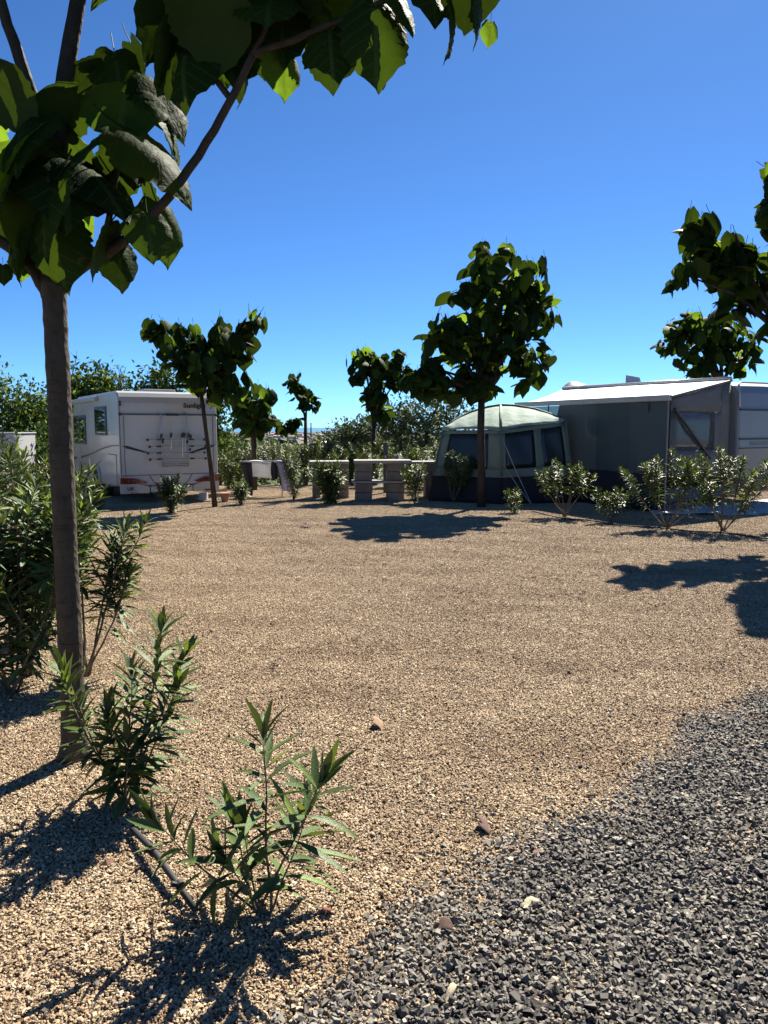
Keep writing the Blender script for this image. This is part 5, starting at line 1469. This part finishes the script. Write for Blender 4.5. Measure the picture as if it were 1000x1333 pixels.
paulownia('tree reaching in from beyond the right picture edge', (c[0], 13.0, 0),
    [(c[0], 13.0, 0, 0.10), (c[0], 13, 1.3, 0.09), (*(6.763, 13.000, 3.228), 0.075)],
    [((5.207, 13.200, 5.029), 0.30, 0.3, 0.22, 15), ((5.484, 13.300, 4.655), 0.50, 0.5, 0.36, 46), ((5.011, 13.200, 4.234), 0.26, 0.3, 0.20, 12), ((5.822, 13.300, 4.341), 0.45, 0.5, 0.35, 42), ((6.093, 13.300, 4.592), 0.36, 0.4, 0.22, 18), ((5.850, 13.300, 3.772), 0.36, 0.4, 0.18, 16), ((6.417, 13.300, 4.089), 0.30, 0.4, 0.3, 14),
     ((6.345, 13.000, 3.415), 0.16, 0.3, 0.2, 8), ((6.293, 13.000, 5.728), 0.10, 0.2, 0.15, 4), ((6.368, 13.000, 5.295), 0.14, 0.2, 0.2, 6), ((6.999, 13.000, 4.589), 0.5, 0.5, 0.7, 40), ((6.411, 12.200, 4.472), 0.32, 0.5, 0.34, 40), ((6.164, 12.000, 5.267), 0.36, 0.5, 0.45, 60), ((6.188, 12.000, 6.039), 0.36, 0.5, 0.4, 45)], 0.38, 207, 300, PT, fork=(6.741, 13.000, 3.165))

# ------------------------------------------------------------------ the near tree
def near_tree():
    base = Vector((-1.656, 3.941, 0.0)); Yt = base.y
    t = thing('paulownia_tree', 'near tree with a smooth straight trunk and very big leaves, close at the left', 'tree', base, 0, PT)
    tp = [(-1.651, 3.930, 0.005), (-1.648, 3.930, 0.364), (-1.647, 3.930, 1.184), (-1.645, 3.930, 1.736), (-1.645, 3.930, 2.159), (-1.645, 3.930, 2.490)]
    pts = []; rad = []
    r = random.Random(4)
    src = [Vector(p) for p in tp]; rs = [0.066, 0.061, 0.059, 0.058, 0.057, 0.061]
    for i in range(len(src) - 1):
        for k in range(8):
            f = k / 8
            p = src[i].lerp(src[i + 1], f)
            pts.append(p + Vector((r.uniform(-.002, .002), r.uniform(-.002, .002), 0)))
            rad.append((rs[i] + (rs[i + 1] - rs[i]) * f) * (1 + 0.03 * math.sin(i * 8 + k * 0.9) * math.sin((i * 8 + k) * 0.37) + r.uniform(-0.008, 0.008)))
    pts.append(src[-1]); rad.append(rs[-1])
    rad[0] = 0.092; rad[1] = 0.074; rad[2] = 0.068
    tk = MB().tube(pts, rad, 28).build('trunk', 'bark', t, world=True, smooth=True)
    for (px, q, dz) in ((0.062, 1.95, -0.5), (0.058, 1.25, -0.3), (0.06, 2.35, -1.1), (-0.03, 1.6, -1.4), (0.03, 0.8, -1.5)):
        c = Vector((base.x, base.y, 0))
        x = c.x + (pts[0].x - c.x) + px; 
        a = math.atan2(dz, px)
        cc = Vector((base.x + 0.064 * math.cos(a), base.y + 0.064 * math.sin(a), q))
        MB().tube([cc - Vector((math.cos(a), math.sin(a), 0)) * 0.01, cc + Vector((math.cos(a), math.sin(a), 0.2)) * 0.008], [0.014, 0.007], 8).build('bud_scar', 'bark_dark', tk)
        ob = tk.children[-1] if tk.children else None
    def br(pl, ra, name='branch'):
        q = [Vector(p) for p in pl]; P = []; RR = []
        def cr(i, t_):
            a, b_, c_, d_ = q[max(i - 1, 0)], q[i], q[i + 1], q[min(i + 2, len(q) - 1)]
            return 0.5 * (2 * b_ + (c_ - a) * t_ + (2 * a - 5 * b_ + 4 * c_ - d_) * t_ ** 2 + (3 * b_ - a - 3 * c_ + d_) * t_ ** 3)
        for i in range(len(q) - 1):
            for k in range(4):
                P.append(cr(i, k / 4) + Vector((r.uniform(-.0025, .0025), r.uniform(-.0025, .0025), r.uniform(-.0025, .0025)))); RR.append(ra[i] + (ra[i + 1] - ra[i]) * k / 4)
        P.append(q[-1]); RR.append(ra[-1])
        MB().tube(P, RR, 12).build(name, 'bark_dark', t, world=True, smooth=True)
    br([(-1.640, 3.930, 2.422), (-1.517, 3.900, 2.521), (-1.290, 3.860, 2.637), (-1.073, 3.800, 2.793), (-0.866, 3.740, 3.011), (-0.710, 3.680, 3.212), (-0.588, 3.620, 3.390), (-0.498, 3.580, 3.543), (-0.417, 3.500, 3.748)], [0.044, 0.030, 0.025, 0.022, 0.020, 0.018, 0.016, 0.013, 0.010])
    br([(-1.647, 3.930, 2.452), (-1.632, 3.930, 2.756), (-1.598, 3.930, 3.083), (-1.545, 3.930, 3.439), (-1.465, 3.930, 3.805), (-1.379, 3.930, 4.298), (-1.310, 3.930, 4.662)], [0.06, 0.052, 0.048, 0.042, 0.036, 0.028, 0.014])
    br([(-1.647, 3.930, 3.083), (-1.684, 3.900, 3.285), (-1.727, 3.850, 3.491), (-1.766, 3.800, 3.670), (-1.813, 3.750, 3.956)], [0.038, 0.032, 0.028, 0.024, 0.014])
    br([(-1.664, 3.930, 2.404), (-1.766, 3.950, 2.557), (-1.890, 3.980, 2.657), (-2.087, 4.000, 2.774), (-2.372, 4.050, 3.012)], [0.045, 0.032, 0.027, 0.022, 0.012])
    br([(-1.604, 3.930, 2.719), (-1.541, 3.970, 2.858), (-1.441, 4.000, 2.959), (-1.360, 4.050, 3.030), (-1.249, 4.150, 3.214)], [0.036, 0.032, 0.026, 0.018, 0.010])
    br([(-1.358, 3.860, 2.637), (-1.331, 3.850, 2.753), (-1.292, 3.840, 2.911), (-1.257, 3.840, 3.052)], [0.018, 0.015, 0.012, 0.006], 'twig')
    br([(-1.647, 3.930, 3.083), (-1.646, 3.930, 3.154), (-1.645, 3.930, 3.215)], [0.014, 0.010, 0.008], 'twig')
    br([(-0.581, 3.620, 3.403), (-0.334, 3.550, 3.450), (-0.066, 3.500, 3.534), (0.194, 3.450, 3.599), (0.444, 3.400, 3.632)], [0.018, 0.014, 0.012, 0.010, 0.006])
    br([(-0.699, 3.680, 3.239), (-0.837, 3.720, 3.415), (-0.971, 3.750, 3.562)], [0.016, 0.012, 0.006])
    # (pixel-free) leaf list: centre, size, azimuth of the tip, droop, roll
    LV = [
        ((-1.316, 4.000, 3.526), .27, -60, 55, .2), ((-1.234, 4.120, 3.594), .22, 20, 60, -.2), ((-1.072, 3.950, 3.376), .33, -8, 38, .35), ((-1.227, 3.800, 3.287), .38, -75, 42, -.1), ((-1.496, 4.050, 3.483), .26, 175, 25, .2),
        ((-1.049, 3.720, 3.045), .42, -12, 30, .5), ((-1.037, 4.000, 3.234), .28, -15, 48, -.3), ((-1.685, 3.700, 3.273), .30, 25, 30, -.5), ((-1.655, 3.600, 3.076), .34, -100, 35, .3), ((-1.574, 3.850, 3.266), .33, 178, 22, .2),
        ((-1.673, 3.700, 2.964), .40, 200, 45, .2), ((-1.453, 3.650, 2.904), .42, -70, 35, 0), ((-1.321, 3.700, 2.920), .36, -20, 25, .2), ((-1.560, 3.600, 2.765), .36, 230, 55, .1), ((-1.747, 3.700, 2.783), .34, 180, 60, 0), ((-1.434, 3.750, 3.056), .34, -120, 30, .2), ((-1.901, 4.000, 2.996), .34, 160, 40, .2), ((-1.733, 4.100, 3.008), .4, 100, 40, 0), ((-1.530, 4.100, 3.140), .36, 60, 30, 0),
        ((-1.550, 3.720, 2.604), .30, -85, 72, .1), ((-1.813, 4.120, 2.766), .34, 100, 70, .2), ((-1.645, 4.150, 2.773), .32, 70, 75, -.2), ((-1.857, 4.000, 2.736), .30, 190, 65, .1), ((-1.799, 3.800, 2.580), .22, 200, 70, 0), ((-1.783, 4.100, 2.626), .22, 120, 75, 0), ((-1.835, 4.000, 2.567), .12, -60, 80, 0), ((-1.878, 3.900, 2.510), .09, -60, 80, 0),
        ((-1.379, 3.950, 2.908), .20, 220, 60, .3), ((-1.242, 3.950, 3.039), .20, -40, 70, 0), ((-1.339, 4.050, 3.068), .26, 120, 40, 0),
        ((-1.241, 4.000, 2.878), .30, 30, 45, .2), ((-1.139, 4.050, 2.907), .26, 10, 55, -.2), ((-1.076, 3.950, 2.750), .28, -15, 65, .4), ((-1.222, 3.800, 2.722), .15, 200, 55, .3), ((-1.103, 3.750, 2.668), .24, -60, 66, -.1),
        ((-1.373, 3.750, 2.625), .26, 205, 50, .2), ((-1.315, 3.950, 2.583), .22, -30, 68, .3), ((-1.521, 4.050, 2.892), .11, -20, 60, .2), ((-1.340, 3.850, 2.699), .12, 160, 50, 0),
        # upper right spray
        ((-1.025, 3.700, 3.597), .32, 170, 45, .2), ((-1.009, 3.750, 3.462), .32, 185, 62, .2), ((-0.911, 3.650, 3.384), .30, -100, 60, .1), ((-0.866, 3.800, 3.586), .36, 190, 40, .2), ((-0.706, 3.750, 3.535), .34, -70, 40, 0), ((-0.744, 3.600, 3.560), .36, 90, 30, .1), ((-0.889, 3.850, 3.432), .16, 160, 75, .2), ((-0.633, 3.850, 3.672), .34, 40, 35, .2),
        ((-0.555, 3.720, 3.435), 0.131, -60, 80, .6), ((-0.631, 3.800, 3.339), 0.164, 30, 82, .1), ((-0.766, 3.900, 3.510), 0.213, 120, 60, 0), ((-0.436, 3.600, 3.342), 0.189, -40, 72, .4), ((-0.456, 3.620, 3.512), 0.262, -80, 60, .1), ((-0.580, 3.900, 3.624), 0.246, 80, 60, .1),
        ((-0.231, 3.500, 3.367), 0.238, -85, 68, .2), ((-0.306, 3.700, 3.610), 0.262, 60, 55, .2), ((-0.150, 3.550, 3.541), 0.271, -95, 55, -.1), ((-0.026, 3.450, 3.408), 0.295, -70, 72, .2), ((0.041, 3.620, 3.416), 0.246, 5, 75, .1), ((0.092, 3.500, 3.546), 0.213, -20, 60, .2), ((-0.077, 3.750, 3.684), 0.246, 90, 45, .1), ((-0.392, 3.800, 3.727), 0.279, 60, 30, 0),
        ((0.319, 3.500, 3.478), .24, -30, 70, -.3), ((0.431, 3.450, 3.496), .21, 0, 70, .2), ((0.451, 3.420, 3.396), .09, -10, 86, .9), ((0.367, 3.500, 3.589), .24, 90, 40, 0), ((0.196, 3.500, 3.641), .3, -60, 40, 0), ((-0.270, 3.600, 3.632), .34, 20, 30, 0), ((-0.925, 3.800, 3.747), .36, 170, 30, 0), ((-0.676, 3.800, 3.754), .36, 100, 30, 0), ((-0.492, 3.500, 3.580), .3, -80, 30, 0), ((-0.152, 3.600, 3.680), .34, -30, 30, 0),
    ]
    ms = []
    for (c, s, az, dr, roll) in LV:
        a, e = R(az + r.uniform(-8, 8)), R(dr)
        out = Vector((math.cos(a), math.sin(a), 0))
        tip = out * math.cos(e) - Vector((0, 0, 1)) * math.sin(e)
        nrm = out * math.sin(e) + Vector((0, 0, 1)) * math.cos(e) + out.cross(Vector((0, 0, 1))) * roll
        ms.append(frame(tip, nrm, Vector(c) - tip * s * 0.42, s))
    # the rest of the crown, above and left of the picture
    lobes = [((-1.344, 3.900, 4.866), 0.7, 0.7, 0.45, 50), ((-2.361, 4.000, 3.289), 0.36, 0.6, 0.5, 34), ((-2.214, 3.800, 4.149), 0.40, 0.6, 0.3, 26), ((-0.551, 3.500, 3.929), 0.6, 0.6, 0.25, 26), ((-2.421, 4.050, 2.862), 0.3, 0.4, 0.3, 14)]
    ms += crown_leaves(r, lobes, 0.36)
    inv = parent_matrix(t).inverted()
    for i, m_ in enumerate(ms):
        put_leaf(HI_ME[i % len(HI_ME)], inv @ m_, t)
near_tree()
